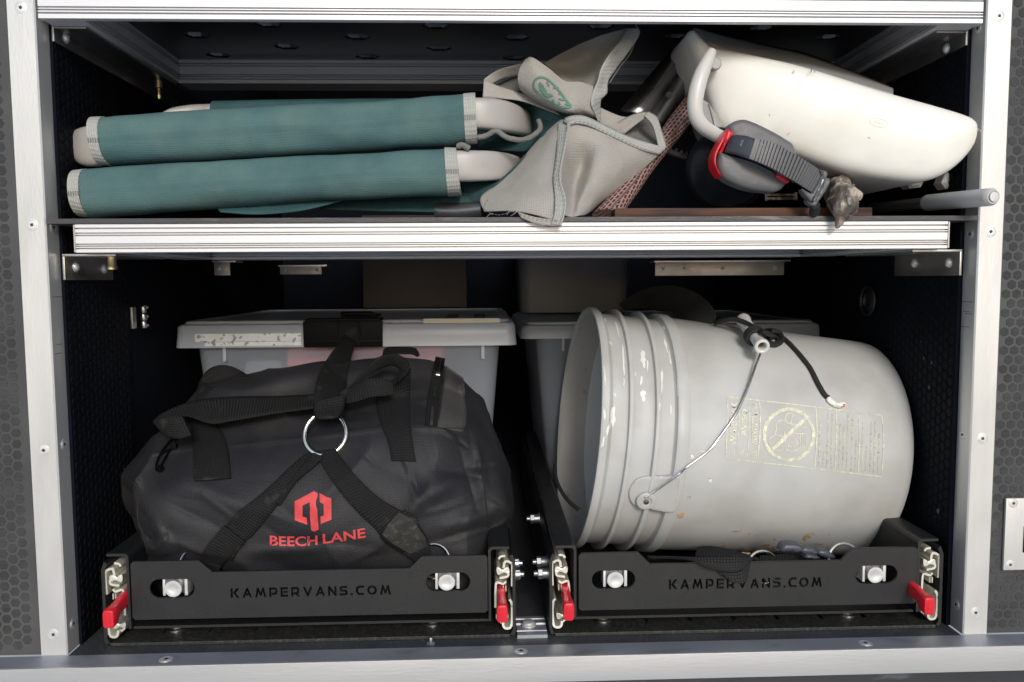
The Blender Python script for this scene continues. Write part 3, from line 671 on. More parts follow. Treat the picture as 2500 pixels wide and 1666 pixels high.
def tray(x0, x1, notch, text, slots, label, Y=.016):
    t = empty('slide_tray', ((x0+x1)/2, Y, FZ+.001), label, 'slide tray', 'black slide-out trays side by side')
    zt = 1.0295; zb = FZ+.0035; th = .0028; YB = .62
    # outer pan: bottom with slots, side walls
    holes = []
    x = x0+.030+.022
    while x < x1-.03:
        holes.append([(x-.0055, Y+.022), (x+.0055, Y+.022), (x+.0055, Y+.060), (x-.0055, Y+.060)]); x += .046
    v, f = plate2d([(x0+.0035, Y), (x1-.0035, Y), (x1-.0035, YB), (x0+.0035, YB)], holes, th, .0004)
    m = MB(); m.add([(q.x, q.y, zb-th/2+q.z) for q in v], f); m.out('pan', M['pan'], t, False)
    for a, sg in ((x0, 1), (x1, -1)):
        m = MB(); pr = [(0, .006), (0, zt-FZ-.008), (.003, zt-FZ), (.003+.0028, zt-FZ-.002), (.0028, zt-FZ-.009), (.0028, .008), (.0055, .0035), (.0055, .0008), (.002, .0022)]
        m.prism([(a+sg*p, FZ+q) for p, q in pr], (0, Y, 0), Vector((1, 0, 0)), Vector((0, 0, 1)), Vector((0, YB-Y, 0))); m.out('pan_wall', M['powder'], t, False)
    # inner tray: top flanges and sides
    for a, sg in ((x0, 1), (x1, -1)):
        m = MB(); pr = [(.0060, 1.0375), (.0230, 1.0375), (.0258, 1.0362), (.0268, 1.0335), (.0268, .962), (.0243, .962), (.0243, 1.0325), (.0228, 1.0348), (.0060, 1.0350)]
        m.prism([(a+sg*p, q) for p, q in pr], (0, Y-.0005, 0), Vector((1, 0, 0)), Vector((0, 0, 1)), Vector((0, YB-Y-.01, 0))); m.out('side_flange', M['powder'], t, False)
        slide(t, a, -1 if sg > 0 else 1, '')
    m = MB(); m.box(x0+.027, x1-.027, Y+.004, YB-.02, .9600, .9625); m.out('tray_floor', M['powder'], t, False)
    # front plate with cut lettering and slots
    px0, px1 = x0+.0288, x1-.0275; pz0, pz1 = .9712, 1.0298
    nx = [P(u, v_, Y).x for u, v_ in notch]; nz = P(*notch[1], Y).z
    r = .0025
    ol = [(px0+r, pz0), (px1-r, pz0), (px1, pz0+r), (px1, pz1-r), (px1-r, pz1), (nx[3], pz1), (nx[2], nz), (nx[1], nz), (nx[0], pz1), (px0+r, pz1), (px0, pz1-r), (px0, pz0+r)]
    hs = []
    for (u, v_) in slots:
        c = P(u, v_, Y); w, h = .0215, .0093
        hs.append([(c.x+(w-h)*(1 if math.cos(a) > 0 else -1)+h*math.cos(a), c.z+h*math.sin(a)) for a in [math.pi*2*(k+.5)/24 for k in range(24)]])
    tu0, tv0, tu1, tv1, th2 = text; a = P(tu0, tv0, Y); b = P(tu1, tv1, Y)
    hs += lettering(a.x, b.x, a.z, b.z, th2*.766/1936)
    v, f = plate2d(ol, hs, .0028, .0004)
    m = MB(); m.add([(q.x, Y-.0006-q.z, q.y) for q in v], f); pl = m.out('front_plate', M['powder'], t, False)
    m = MB(); m.box(px0+.001, px1-.001, Y+.003, Y+.022, pz0, pz0+.0022, .0006); m.out('plate_return', M['powder'], t)
    for (u, v_) in slots:
        c = P(u, v_, Y); sg = 1 if u < (slots[0][0]+slots[1][0])/2 else -1; cx = c.x+.0015*sg
        m = MB(); m.lathe([(.0060, .012), (.0060, .001), (.0080, 0), (.0083, -.0006), (.0080, -.0016), (.0050, -.0018), (.004, -.0014)], (cx, Y-.002, c.z), (0, 1, 0), 28); m.out('latch_bolt', M['bolt'], t)
        for o, ww in ((-.0102, .0012), (.0110, .0014)):
            m = MB(); m.box(cx+o-ww, cx+o+ww, Y+.0005, Y+.016, c.z-.0081, c.z+.0081, .0003); m.out('latch_clip', M['bolt'], t)
        m = MB(); m.box(cx-.009, cx+.010, Y+.006, Y+.008, c.z-.0078, c.z+.0078, .0003); m.out('latch_web', M['steel_d'], t)
    # hardware on the pan
    for fx in (.145, .79):
        m = MB(); xx = x0+(x1-x0)*fx; m.lathe([(.0085, 0), (.0085, .0012), (.006, .0022)], (xx, Y+.030, zb), (0, 0, 1), 24); hexnut(m, (xx, Y+.030, zb+.002), (0, 0, 1), .0058, .005); m.out('pan_nut', M['steel'], t)
    return t
G0 = Q
def s2(z, *p): return [uv(z, *q) for q in p]
LT = tray(-.3738, .0294, [uv('B1', 1345, 740), uv('B1', 1440, 818), uv('B2', 1108, 793), uv('B2', 1190, 708)],
     (565.4, 1458, 954.5, 1449.8, 23.5), [uv('C1', 1205, 597), uv('B2', 1370, 885)], 'left black slide tray carrying the black duffel bag, red levers at both ends')
RTt = tray(.0633, .4624, [uv('B3', 1200, 495), uv('B3', 1300, 592), uv('B4', 765, 668), uv('B4', 845, 575)],
     (1632.5, 1437.5, 2003.8, 1431.5, 25), [uv('B3', 1000, 719), uv('B4', 1025, 764)], 'right black slide tray carrying the grey bucket, red levers at both ends')
for tr, x, u, v_ in ((LT, -.3528, *uv('C1', 380, 770)), (LT, P(*uv('C2', 222, 770), .02).x, *uv('C2', 215, 790)), (RTt, P(*uv('C2', 1235, 770), .02).x, *uv('C2', 1225, 760)), (RTt, .4300, *uv('C3', 400, 800))):
    lever(tr, x, P(u, v_, .018).z-.002)
for z, x, y, tr, xx in (('C2', 530, 295, LT, .0292), ('C2', 530, 470, LT, .0292), ('C2', 760, 275, RTt, .0635), ('C2', 790, 460, RTt, .0635), ('B3', 320, 225, RTt, .0635)):
    Yb = {295: .060, 470: .032, 275: .050, 460: .030, 225: .16}[y]; q = Q(z, x, y, Yb); sg = 1 if tr is LT else -1
    m = MB(); m.lathe([(.0075, 0), (.0075, .001)], (xx, Yb, q.z), (sg, 0, 0), 20); m.lathe([(.0052, .001), (.0052, .006)], (xx, Yb, q.z), (sg, 0, 0), 20); hexnut(m, (xx+sg*.006*(1 if tr is RTt else .1), Yb, q.z), (sg, 0, 0), .0056, .005); m.out('side_bolt', M['steel_d'], tr)
# tie rings standing in the trays
def tiering(cx, cy, cz, R, label, tilt=.3, yaw=0.0, r=.0016):
    m = MB(); pts = []
    for k in range(28):
        a = 2*math.pi*k/28; x = R*math.cos(a); z = R*math.sin(a); pts.append((cx+x*math.cos(yaw), cy+x*math.sin(yaw)+z*tilt, cz+z))
    m.tube(pts, r, 10, closed=True, sm=1); m.out('tie_ring', M['ring'], None, label=label, cat='ring', group='polished tie rings standing in the trays')
c = Q('B1', 1322, 748, .040); tiering(c.x, .040, c.z-.004, .0155, 'polished ring behind left tray plate under left lower strap')
c = Q('B2', 1270, 720, .036); tiering(c.x, .036, c.z-.0045, .0160, 'polished ring behind left tray plate under right lower strap')
c = Q('B4', 800, 630, .045); tiering(c.x, .045, c.z-.006, .017, 'polished ring beside the blue-grey buckle at notch right end')
c = Q('B4', 195, 650, .050); tiering(c.x, .050, c.z-.010, .016, 'polished ring peeping over right tray plate beside dangling strap')

# ------------------------------------------------------------------ clear storage bins
def rbox(mb, x0, x1, y0, y1, z0, z1, ix, iy, r, mi=0, n=5, cap=True):
    """rounded rectangular tub, bottom inset by ix, iy"""
    rings = []
    for z, k in ((z1, 0), ((z0+z1)/2, .5), (z0+r*.6, .95), (z0, 1.25)):
        a0, a1, b0, b1 = x0+ix*k, x1-ix*k, y0+iy*k, y1-iy*k; pts = []
        for cx, cy, a in ((a1-r, b0+r, -90), (a1-r, b1-r, 0), (a0+r, b1-r, 90), (a0+r, b0+r, 180)):
            for j in range(n): an = math.radians(a+90*j/(n-1)); pts.append(Vector((cx+r*math.cos(an), cy+r*math.sin(an), z)))
        rings.append(pts)
    N = len(rings[0]); v = [p for g_ in rings for p in g_]
    f = [(i*N+k, i*N+(k+1) % N, (i+1)*N+(k+1) % N, (i+1)*N+k) for i in range(3) for k in range(N)]
    if cap: f.append(tuple(range(3*N, 4*N)))
    mb.add(v, [q[::-1] for q in f], mi)
def bin_(label, x0, x1, yf, zt, zs, depth, zb):
    t = empty('storage_bin', ((x0+x1)/2, yf, zb), label, 'storage bin', 'clear lidded bins at the back of the trays')
    w = .0215
    m = MB(); rbox(m, x0+w, x1-w, yf+.012, yf+depth-.012, zb, zs+.004, .022, .015, .018); m.out('bin_body', M['bin'], t, angle=30)
    # lid: skirt, step, recessed top
    m = MB(); lay = [(zs, -.0005), (zs+.004, 0), (zs+.012, .0005), (zt-.004, .0015), (zt-.0012, .003), (zt, .006), (zt+.0005, .0085), (zt+.003, .009), (zt+.004, .0105), (zt+.004, .019), (zt+.002, .021), (zt+.0015, .06)]
    rings = []
    for z, k in lay:
        pts = []; r = .012
        for cx, cy, a in ((x1-k-r, yf+k+r, -90), (x1-k-r, yf+depth-k-r, 0), (x0+k+r, yf+depth-k-r, 90), (x0+k+r, yf+k+r, 180)):
            for j in range(5): an = math.radians(a+90*j/4); pts.append(Vector((cx+r*math.cos(an), cy+r*math.sin(an), z)))
        rings.append(pts)
    N = 20; v = [p for g_ in rings for p in g_]; f = [(i*N+k, i*N+(k+1) % N, (i+1)*N+(k+1) % N, (i+1)*N+k) for i in range(len(rings)-1) for k in range(N)]+[tuple(range((len(rings)-1)*N, len(rings)*N))]
    m.add(v, f); m.out('lid', M['lid'], t, angle=25)
    for fx in (.14, .90):
        m = MB(); xx = x0+(x1-x0)*fx; m.box(xx-.002, xx+.002, yf+.0065, yf+.0125, zs-.018, zs+.001, .0006); m.out('rib', M['lid'], t)
    return t
BY = .262
x0 = P(398*1.0625, 770*1.0625, BY).x; x1 = P(1187*1.0625, 770*1.0625, BY).x
zt = P(800*1.0625, 744*1.0625, BY).z; zs = P(800*1.0625, 797*1.0625, BY).z
LB = bin_('clear bin with black latch behind the duffel bag', max(x0, XL+.004), x1, BY, zt, zs, .42, .964)
a = P(697*1.0625, 742*1.0625, BY); b = P(880*1.0625, 797*1.0625, BY)
m = MB(); m.box(a.x, b.x, BY-.004, BY+.006, b.z, a.z+.002, .002); m.box(a.x+.002, b.x-.002, BY-.0052, BY-.003, b.z+.006, b.z+.0085, .0008); m.box(a.x+.002, b.x-.002, BY-.003, BY+.03, a.z+.001, a.z+.0048, .001); m.out('latch', M['latch'], LB)
a = P(448*1.0625, 768*1.0625, BY); b = P(692*1.0625, 784*1.0625, BY)
m = MB(); m.box(a.x, b.x, BY-.0009, BY+.003, b.z, a.z, .0003); m.out('white_strip', M['pale_strip'], LB)
a = P(470*1.0625, 787*1.0625, BY); b = P(692*1.0625, 794*1.0625, BY)
m = MB(); m.box(a.x, b.x, BY-.0009, BY+.003, b.z, a.z, .0003); m.out('white_strip', M['pale_strip'], LB)
a = P(975*1.0625, 740*1.0625, BY+.02); b = P(1148*1.0625, 752*1.0625, BY+.004)
m = MB(); m.box(a.x, b.x, BY+.010, BY+.020, zt+.0042, zt+.0050, .0002); m.box(a.x, b.x, BY+.0025, BY+.0098, zt-.0005, zt+.0052, .0003); m.out('paper_strip', M['paper'], LB)
a = P(655*1.0625, 800*1.0625, BY+.05); b = P(1140*1.0625, 900*1.0625, BY+.05)
m = MB(); m.box(a.x, b.x-.07, BY+.05, BY+.30, .98, zs-.004, .012); m.out('folded_cloth', M['pink'], None, label='pink folded cloth showing through the left clear bin', cat='cloth')
m = MB(); m.box(x0+.065, a.x-.005, BY+.06, BY+.30, .98, zs-.02, .02); m.out('grey_bundle', M['greyc'], None, label='grey bundle inside the clear bin left of the pink cloth', cat='bundle')
# strap buckle on the lid
c = P(826*1.0625, 722*1.0625, BY+.05)
m = MB(); m.box(c.x-.024, c.x+.024, BY+.045, BY+.09, zt+.006, zt+.009, .001); m.box(c.x-.022, c.x+.022, BY+.030, BY+.040, zt+.009, zt+.013, .0015); m.tube([(c.x-.020, BY+.028, zt+.0135), (c.x+.020, BY+.028, zt+.0135)], .0010, 8, sm=1); m.out('strap_buckle', M['latch'], None, label='black strap buckle lying on the left clear bin lid', cat='buckle')
BY2 = .345
x0 = P(1197*1.0625, 770*1.0625, BY2).x; x1 = P(1893*1.0625, 760*1.0625, BY2).x
z2 = P(1250*1.0625, 748*1.0625, BY2).z; z2s = P(1250*1.0625, 779*1.0625, BY2).z
RB = bin_('clear bin mostly hidden behind the grey bucket', x0, x1, BY2, z2, z2s, .40, .964)
m = MB(); m.box(x0+.06, x1-.06, BY2+.06, BY2+.3, .98, z2s-.02, .02); m.out('dark_bundle', M['darkcloth'], None, label='dark bundle inside the right clear bin', cat='bundle')
# things standing far back on the bins
a = P(1190*1.0625, 610*1.0625, .62); b = P(1452*1.0625, 684*1.0625, .62)
t = empty('back_container', ((a.x+b.x)/2, .62, b.z), 'frosted container standing far back on the right bin lid', 'container')
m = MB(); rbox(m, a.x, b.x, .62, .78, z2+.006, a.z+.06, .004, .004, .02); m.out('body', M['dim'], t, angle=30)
a = P(832*1.0625, 600*1.0625, .66); b = P(1072*1.0625, 684*1.0625, .66)
m = MB(); m.box(a.x, b.x, .665, .81, zt+.006, a.z+.08, .002); m.box(a.x+.004, b.x-.004, .664, .6652, zt+.04, zt+.043); m.out('cardboard_box', M['card'], None, label='dim brown cardboard box far back under the middle shelf', cat='box')

# ------------------------------------------------------------------ duffel bag
def st(z, *pts): return [Q(z, *p) for p in pts]
ST = []
def station(px, back=.242, ztop=None, xb=0):
    f_ = [P(*p) for p in px]; b0 = f_[0]; c = f_[-1]
    ST.append([Vector((b0.x+xb, b0.y+.02, .9635))]+f_+[Vector((c.x, back-.012, c.z-.022)), Vector((c.x, back, c.z*.5+.965*.5)), Vector((b0.x+xb, back-.03, .9635))])
station([(360, 1362, .13), (338, 1285, .125), (306, 1215, .12), (298, 1166, .12), (330, 1120, .14), (400, 1050, .16)], .20)
station([(364, 1385, .075), (343, 1290, .060), (330, 1205, .062), (306, 1146, .085), (385, 1060, .125), (465, 975, .17)], .225)
station([(410, 1400, .052), (395, 1290, .040), (390, 1200, .045), (378, 1128, .068), (430, 1050, .115), (500, 950, .175)])
station([(500, 1400, .048), (490, 1290, .034), (490, 1195, .038), (490, 1110, .064), (510, 1030, .11), (560, 925, .175)])
station([(640, 1400, .046), (640, 1290, .030), (640, 1188, .034), (640, 1094, .066), (645, 1000, .12), (660, 906, .18)])
station([(790, 1400, .046), (790, 1290, .028), (790, 1180, .034), (790, 1076, .066), (790, 985, .12), (800, 884, .18)])
station([(920, 1398, .046), (920, 1288, .030), (920, 1170, .036), (915, 1058, .068), (910, 965, .12), (920, 868, .18)])
station([(1045, 1394, .048), (1045, 1285, .034), (1040, 1162, .040), (1035, 1042, .068), (1022, 955, .12), (1030, 864, .18)])
station([(1130, 1388, .055), (1128, 1280, .046), (1120, 1165, .050), (1100, 1050, .072), (1080, 960, .12), (1070, 874, .18)])
station([(1196, 1375, .075), (1188, 1275, .064), (1176, 1160, .064), (1152, 1052, .084), (1120, 975, .125), (1104, 892, .18)])
station([(1226, 1350, .10), (1242, 1270, .088), (1230, 1165, .088), (1198, 1070, .105), (1160, 1000, .14), (1145, 935, .185)], .235)
station([(1216, 1340, .15), (1262, 1250, .14), (1252, 1170, .135), (1226, 1090, .14), (1196, 1020, .16), (1180, 968, .19)], .225)
station([(1205, 1335, .185), (1235, 1255, .185), (1228, 1180, .185), (1206, 1110, .185), (1188, 1050, .19), (1178, 1000, .195)], .21)
G = grid(ST, 20, 20, True)
nr = len(G); nc = len(G[0])
def ridged(p): return (1-abs(noise.noise(p))*2)
for i in range(nr):
    cc = sum(G[i], Vector())/nc
    for j in range(nc):
        p = G[i][j]; d = (p-cc); d.normalize()
        ex = min(1, max(0, (p.x+.10)/.12)); lx = min(1, max(0, (-.26-p.x)/.06)); e2 = .30+.8*ex+.6*lx
        lowz = min(1, max(0, (1.10-p.z)/.10))
        n1 = noise.noise(Vector((p.x*7, p.y*7, p.z*9)))*.009
        q = Vector((p.x*16-p.z*11, p.z*13+p.x*7, p.y*12)); n2 = (ridged(q*.75)**2)*.0075
        q2 = Vector((p.x*10+p.z*22, p.z*12-p.x*14, 3)); n3 = ridged(q2)*.0040
        amp = .45+.55*e2+.25*lowz
        w = 1.0 if p.z > .985 else max(0, (p.z-.9635)/.022)
        G[i][j] = p+d*((n1+n2*amp-n3*amp-.003)*w)
CRS = [(1350, 650, 1430, 700, 9, -.004), (1640, 900, 1710, 1180, 16, .004), (1780, 1250, 2090, 1150, 14, .004), (2110, 1180, 2260, 1260, 14, .004), (2130, 1330, 2275, 1225, 14, -.005), (1900, 1410, 2100, 1345, 14, .004), (165, 1330, 245, 1390, 12, .005), (200, 1410, 340, 1340, 12, -.005), (245, 1460, 320, 1380, 12, .005), (1560, 1330, 1690, 1420, 14, -.004), (520, 1150, 760, 1330, 14, .0035), (1380, 880, 1500, 990, 14, -.0035), (850, 1300, 1000, 1420, 12, -.003), (1930, 830, 2000, 880, 9, -.005), (1860, 780, 1940, 830, 9, .005),
       (1700, 1200, 1960, 1050, 55, .010), (1900, 1330, 2285, 1195, 45, .010), (1750, 1420, 2120, 1330, 40, -.007), (1620, 960, 1780, 1190, 60, -.008), (1960, 900, 2060, 1240, 50, -.007), (2045, 820, 2100, 1100, 22, .006),
       (150, 1300, 260, 1440, 35, -.012), (250, 1290, 330, 1450, 30, .008), (430, 1080, 780, 1240, 60, .008), (300, 1180, 620, 1330, 55, -.008), (90, 960, 165, 1110, 22, .005), (780, 1470, 1150, 1450, 35, .007), (860, 1230, 1010, 1300, 28, .004),
       (1330, 640, 1480, 700, 26, -.006), (1350, 610, 1760, 560, 30, .006), (1100, 1400, 1500, 1440, 45, -.006), (1800, 1000, 2250, 1080, 45, -.006), (700, 560, 1100, 490, 40, .006), (2000, 1000, 2230, 960, 30, .006),
       (700, 868, 1100, 828, 12, .003), (1100, 828, 1530, 775, 12, .003), (1700, 765, 2000, 790, 14, .004), (160, 935, 460, 880, 14, .004)]
def proj(p):
    q = p-CAM; c = q.dot(FW); return 1250+FPX*q.dot(RT)/c, 833-FPX*q.dot(UP)/c
for i in range(nr):
    for j in range(nc):
        p = G[i][j]
        if p.y > .21 or p.z < .972: continue
        u, w_ = proj(p); x = (u-268)/.4362; y = (w_-708)/.4362; d = 0
        for x0_, y0_, x1_, y1_, wd, am in CRS:
            dx, dy = x1_-x0_, y1_-y0_; L2 = dx*dx+dy*dy; t_ = max(0, min(1, ((x-x0_)*dx+(y-y0_)*dy)/L2)); r2 = ((x-x0_-t_*dx)**2+(y-y0_-t_*dy)**2)**.5/wd
            if r2 < 3: d += am*(math.exp(-r2*r2) if am > 0 else math.exp(-abs(r2)*1.3))*(.35+.65*math.sin(math.pi*min(1, max(0, t_*.9+.05))))
        G[i][j] = p-(p-CAM).normalized()*d*.8
v, f, uvs = gridmesh(G, True)
f = [q[::-1] for q in f]
c0 = sum(G[0], Vector())/nc; c1 = sum(G[-1], Vector())/nc; n0 = len(v); v += [c0, c1]; uvs += [(0, 0), (0, 0)]
f += [(j, (j+1) % nc, n0) for j in range(nc)]; f += [((nr-1)*nc+(j+1) % nc, (nr-1)*nc+j, n0+1) for j in range(nc)]
BAG = empty('duffel_bag', (-.16, .14, .9635), 'black duffel bag with red printed emblem and webbing handles on left tray', 'bag')
bag_o = obj('bag_body', v, f, M['duffel'], BAG, True, uvs, angle=None)
BT = BVHTree.FromPolygons(v, f)
def drape(z, x, y, off=.002, Y=None, bt=None):
    u, w = uv(z, x, y); d = ray(u, w).normalized(); h = (bt or BT).ray_cast(CAM, d)
    if h[0] is None: return P(u, w, Y if Y is not None else .12)
    return h[0]-d*off
def dstrap(name, z, A, B, mat, parent, off=.003, th=.0016, sm=7, across=6, bt=None, wav=.0005, **kw):
    """webbing lying on the bag: edge points (x,y[,Y])"""
    def pt(p):
        if len(p) > 2: return Q(z, *p)
        return drape(z, p[0], p[1], off, bt=bt)
    A = crv([pt(p) for p in A], sm); B = crv([pt(p) for p in B], sm); rows = []
    for i, (a, b) in enumerate(zip(A, B)):
        r = []
        for k in range(across+1):
            q = a.lerp(b, k/across); d = (q-CAM).normalized(); h = (bt or BT).ray_cast(CAM, d)
            if h[0] is not None:
                dd = (h[0]-CAM).length-off
                if (q-CAM).length > dd: q = CAM+d*dd
            q = q-d*(wav*math.sin(k/across*math.pi)+.0006*noise.noise(q*60)); r.append(q)
        rows.append(r)
    G_ = rows; v, f, uvs = gridmesh(G_); uvs = [(b_, a_) for a_, b_ in uvs]; f = orient(v, f)
    o = obj(name, v, f, mat, parent, True, uvs, angle=None)
    md = o.modifiers.new('thick', 'SOLIDIFY'); md.thickness = th; md.offset = -1
    if kw: tag(o, **kw)
    return o
def dline(name, z, pts, r, mat, parent, off=.0, sm=6, bt=None, n=6):
    p2 = crv([Vector((*uv(z, a, b), 0)) for a, b in pts], sm); q = [drape('SS', p.x, p.y, off, bt=bt) for p in p2]
    m = MB(); m.tube(q, r, n, sm=1); return m.out(name, mat, parent)
A6 = 'A6'
dline('front_seam', A6, [(0, 925), (150, 900), (300, 868), (480, 856), (700, 838), (900, 812), (1150, 775), (1350, 752), (1530, 742), (1700, 752), (1830, 752)], .0008, M['seam'], BAG, .0004)
dline('end_seam', A6, [(1835, 760), (1875, 840), (1895, 920), (1915, 1050), (1930, 1180), (1940, 1300), (1942, 1440)], .0009, M['seam'], BAG, .0004)
dline('end_seam', 'B1', [(842, 128), (880, 200), (932, 250), (935, 360), (936, 480), (975, 580), (1000, 700)], .0011, M['seam'], BAG, .0006)
# end panel patch of dusty mesh and zip at the right
dstrap('dusty_panel', A6, [(1700, 400), (1690, 520), (1675, 640), (1655, 740)], [(1800, 470), (1815, 580), (1820, 700), (1800, 775)], M['dusty'], BAG, .0010, .0008)
dstrap('zip_tape', A6, [(1645, 350), (1625, 450), (1605, 560), (1592, 650), (1588, 735)], [(1700, 362), (1685, 450), (1670, 560), (1658, 650), (1650, 742)], M['web_s'], BAG, .0018, .0008)
m = MB(); zp = crv([drape(A6, a, b, .0028) for a, b in [(1676, 370), (1658, 450), (1640, 560), (1628, 650), (1622, 735)]], 14)
for k in range(0, len(zp)-1, 1):
    t_ = (zp[k+1]-zp[k]).normalized(); n_ = (zp[k]-CAM).normalized(); s_ = t_.cross(n_); m.obox(zp[k], s_*.0024, t_*.0008, n_*.0006)
m.out('zip_teeth', M['steel_d'], BAG, False)
# handles
H = dstrap('near_handle', A6, [(288, 1045), (280, 960), (277, 870), (272, 780), (252, 708), (215, 672)], [(492, 1030), (486, 950), (474, 860), (448, 780), (400, 722), (340, 676)], M['web_s'], BAG, .0035)
dstrap('near_handle_curl', A6, [(215, 672, .072), (150, 680, .070), (90, 700, .075), (52, 712, .085)], [(268, 790, .060), (200, 812, .062), (120, 790, .072), (56, 722, .085)], M['web_s'], BAG, .003)
dstrap('near_handle_back', A6, [(52, 710, .088), (110, 665, .10), (220, 615, .11), (340, 586, .115), (520, 572, .12), (740, 570, .12), (960, 560, .118), (1060, 548, .11), (1160, 520, .10)], [(56, 722, .085), (140, 706, .09), (240, 680, .092), (380, 722, .085), (500, 706, .085), (720, 668, .09), (950, 636, .09), (1060, 620, .09), (1170, 608, .088)], M['web_s'], BAG, .003)
dstrap('near_handle_knot', A6, [(1150, 530, .10), (1200, 500, .095), (1260, 470, .09), (1340, 470, .09), (1400, 490, .09)], [(1140, 610, .085), (1200, 600, .085), (1290, 575, .082), (1350, 570, .082), (1410, 560, .085)], M['web_s'], BAG, .003)
dstrap('near_handle_loop', A6, [(1160, 520, .10), (1230, 440, .105), (1300, 370, .11), (1380, 338, .11), (1460, 352, .105), (1504, 420, .09)], [(1190, 505, .10), (1260, 460, .108), (1330, 420, .118), (1395, 400, .118), (1440, 425, .11), (1420, 500, .10)], M['web_s'], BAG, .003)
dstrap('near_handle_end', A6, [(1320, 540), (1312, 620), (1335, 720), (1375, 820), (1396, 932)], [(1506, 400, .085), (1500, 560), (1498, 680), (1512, 800), (1535, 938)], M['web_s'], BAG, .0035)
dstrap('far_handle', A6, [(290, 590, .19), (310, 500, .20), (360, 425, .20), (430, 396, .20), (510, 408, .20), (606, 460, .19)], [(330, 592, .18), (375, 545, .185), (430, 505, .19), (490, 482, .195), (540, 470, .195), (600, 463, .19)], M['web_s'], BAG, .0005)
dstrap('far_handle', A6, [(1345, 340, .19), (1362, 300, .215), (1450, 292, .225), (1530, 300, .215), (1556, 336, .19)], [(1350, 350, .185), (1400, 335, .19), (1450, 330, .195), (1510, 330, .19), (1545, 345, .185)], M['web_s'], BAG, .0005)
# zip puller at the left end
m = MB()
for pts in ([(90, 905), (120, 860), (160, 815), (185, 820)], [(150, 870), (110, 940), (85, 985), (72, 960), (95, 900), (150, 870)]):
    m.tube([drape(A6, a, b, .006) for a, b in pts], .0011, 8)
m.tube([drape(A6, 90+18*math.cos(a), 978+14*math.sin(a), .006) for a in [2*math.pi*k/14 for k in range(14)]], .0012, 8, closed=True, sm=1)
m.obox(drape(A6, 172, 860, .005), Vector((.003, 0, .001)), Vector((-.001, 0, .005)), Vector((0, .002, 0)), .0006); m.out('zip_puller', M['latch'], BAG)
# printed emblem and lettering
def decal(name, polys, z, mat, parent, off=.0006, bt=None, step=22):
    v = []; f = []
    for poly in polys:
        x0, x1 = min(p[0] for p in poly), max(p[0] for p in poly); y0, y1 = min(p[1] for p in poly), max(p[1] for p in poly); ext = []
        for i in range(int((x1-x0)/step)+1):
            for j in range(int((y1-y0)/step)+1):
                q = (x0+i*step+3, y0+j*step+4)
                if inpoly(q, poly): ext.append(q)
        V, T, _ = polyfill(poly, [], ext, 1e-3); k = len(v); v += [drape(z, a, b, off, bt=bt) for a, b in V]; f += [[q+k for q in t] for t in T]
    f = [q if (v[q[1]]-v[q[0]]).cross(v[q[2]]-v[q[0]]).dot(CAM-v[q[0]]) > 0 else q[::-1] for q in f]
    return obj(name, v, f, mat, parent, True, angle=None)
decal('emblem', [[(462, 275), (486, 290), (484, 420), (493, 535), (464, 550), (442, 540), (434, 440), (432, 350), (384, 374), (384, 448), (412, 455), (417, 504), (331, 472), (330, 345)],
                 [(498, 290), (578, 325), (580, 468), (507, 498), (505, 448), (528, 440), (526, 363), (500, 350)]], 'B2', M['logo'], BAG)
def dtext(name, s, z, base, up, mat, parent, off=.0006, bold=.03, bt=None):
    """text along a polyline base (list of points) with height vectors"""
    v2, f = textmesh(s, bold); bp = [Vector((a, b, 0)) for a, b in base]; ln = [0]
    for i in range(1, len(bp)): ln.append(ln[-1]+(bp[i]-bp[i-1]).length)
    out = []
    for a, b in v2:
        t = a*ln[-1]; i = 0
        while i < len(ln)-2 and ln[i+1] < t: i += 1
        k = (t-ln[i])/(ln[i+1]-ln[i]); p = bp[i].lerp(bp[i+1], k); uu = Vector((*up[i], 0)).lerp(Vector((*up[i+1], 0)), k); p = p+uu*b
        out.append(drape(z, p.x, p.y, off, bt=bt))
    f = [q if (out[q[1]]-out[q[0]]).cross(out[q[2]]-out[q[0]]).dot(CAM-out[q[0]]) > 0 else q[::-1] for q in f]
    return obj(name, out, f, mat, parent, True, angle=None)
dtext('lettering', 'BEECH', 'B2', [(163, 643), (240, 648), (320, 649), (400, 648), (487, 640)], [(-2, -68), (-2, -68), (-2, -68), (-2, -67), (-2, -66)], M['logo'], BAG, off=.0012, bold=.022)
dtext('lettering', 'LANE', 'B2', [(522, 632), (600, 622), (680, 612), (750, 600), (812, 588)], [(-3, -66), (-3, -66), (-4, -65), (-5, -65), (-6, -64)], M['logo'], BAG, off=.0012, bold=.022)

# ------------------------------------------------------------------ strap harness over the bag
HN = empty('tie_down_harness', drape(A6, 1025, 785, .004), 'black webbing harness with a bright steel ring over the duffel bag', 'strap')
rc = drape(A6, 1025, 782, .0125); m = MB(); R_ = 117*.4336*(rc.y+D)/1936; s_ = (rc-CAM).normalized()
m.tube([(rc.x+R_*math.cos(a), rc.y+.010*math.sin(a), rc.z+R_*.95*math.sin(a)) for a in [2*math.pi*k/36 for k in range(36)]], .0024, 12, closed=True, sm=1); m.out('ring', M['ring'], HN)
dstrap('upper_strap', A6, [(1262, 138, .30), (1215, 150, .29), (1150, 205, .265), (1090, 285, .23), (1035, 360, .19), (990, 440, .13), (965, 530, .09), (958, 620, .07), (962, 690, .058)],
       [(1268, 144, .30), (1235, 195, .275), (1200, 270, .255), (1172, 350, .22), (1152, 430, .18), (1142, 510, .13), (1142, 580, .095), (1130, 640, .072), (1104, 692, .058)], M['web_s'], HN, .003)
dstrap('upper_loop', A6, [(965, 600, .064), (962, 650, .056), (975, 690, .048), (990, 705, .05)], [(1135, 560, .07), (1125, 630, .060), (1098, 682, .048), (1080, 700, .05)], M['web_s'], HN, .006)
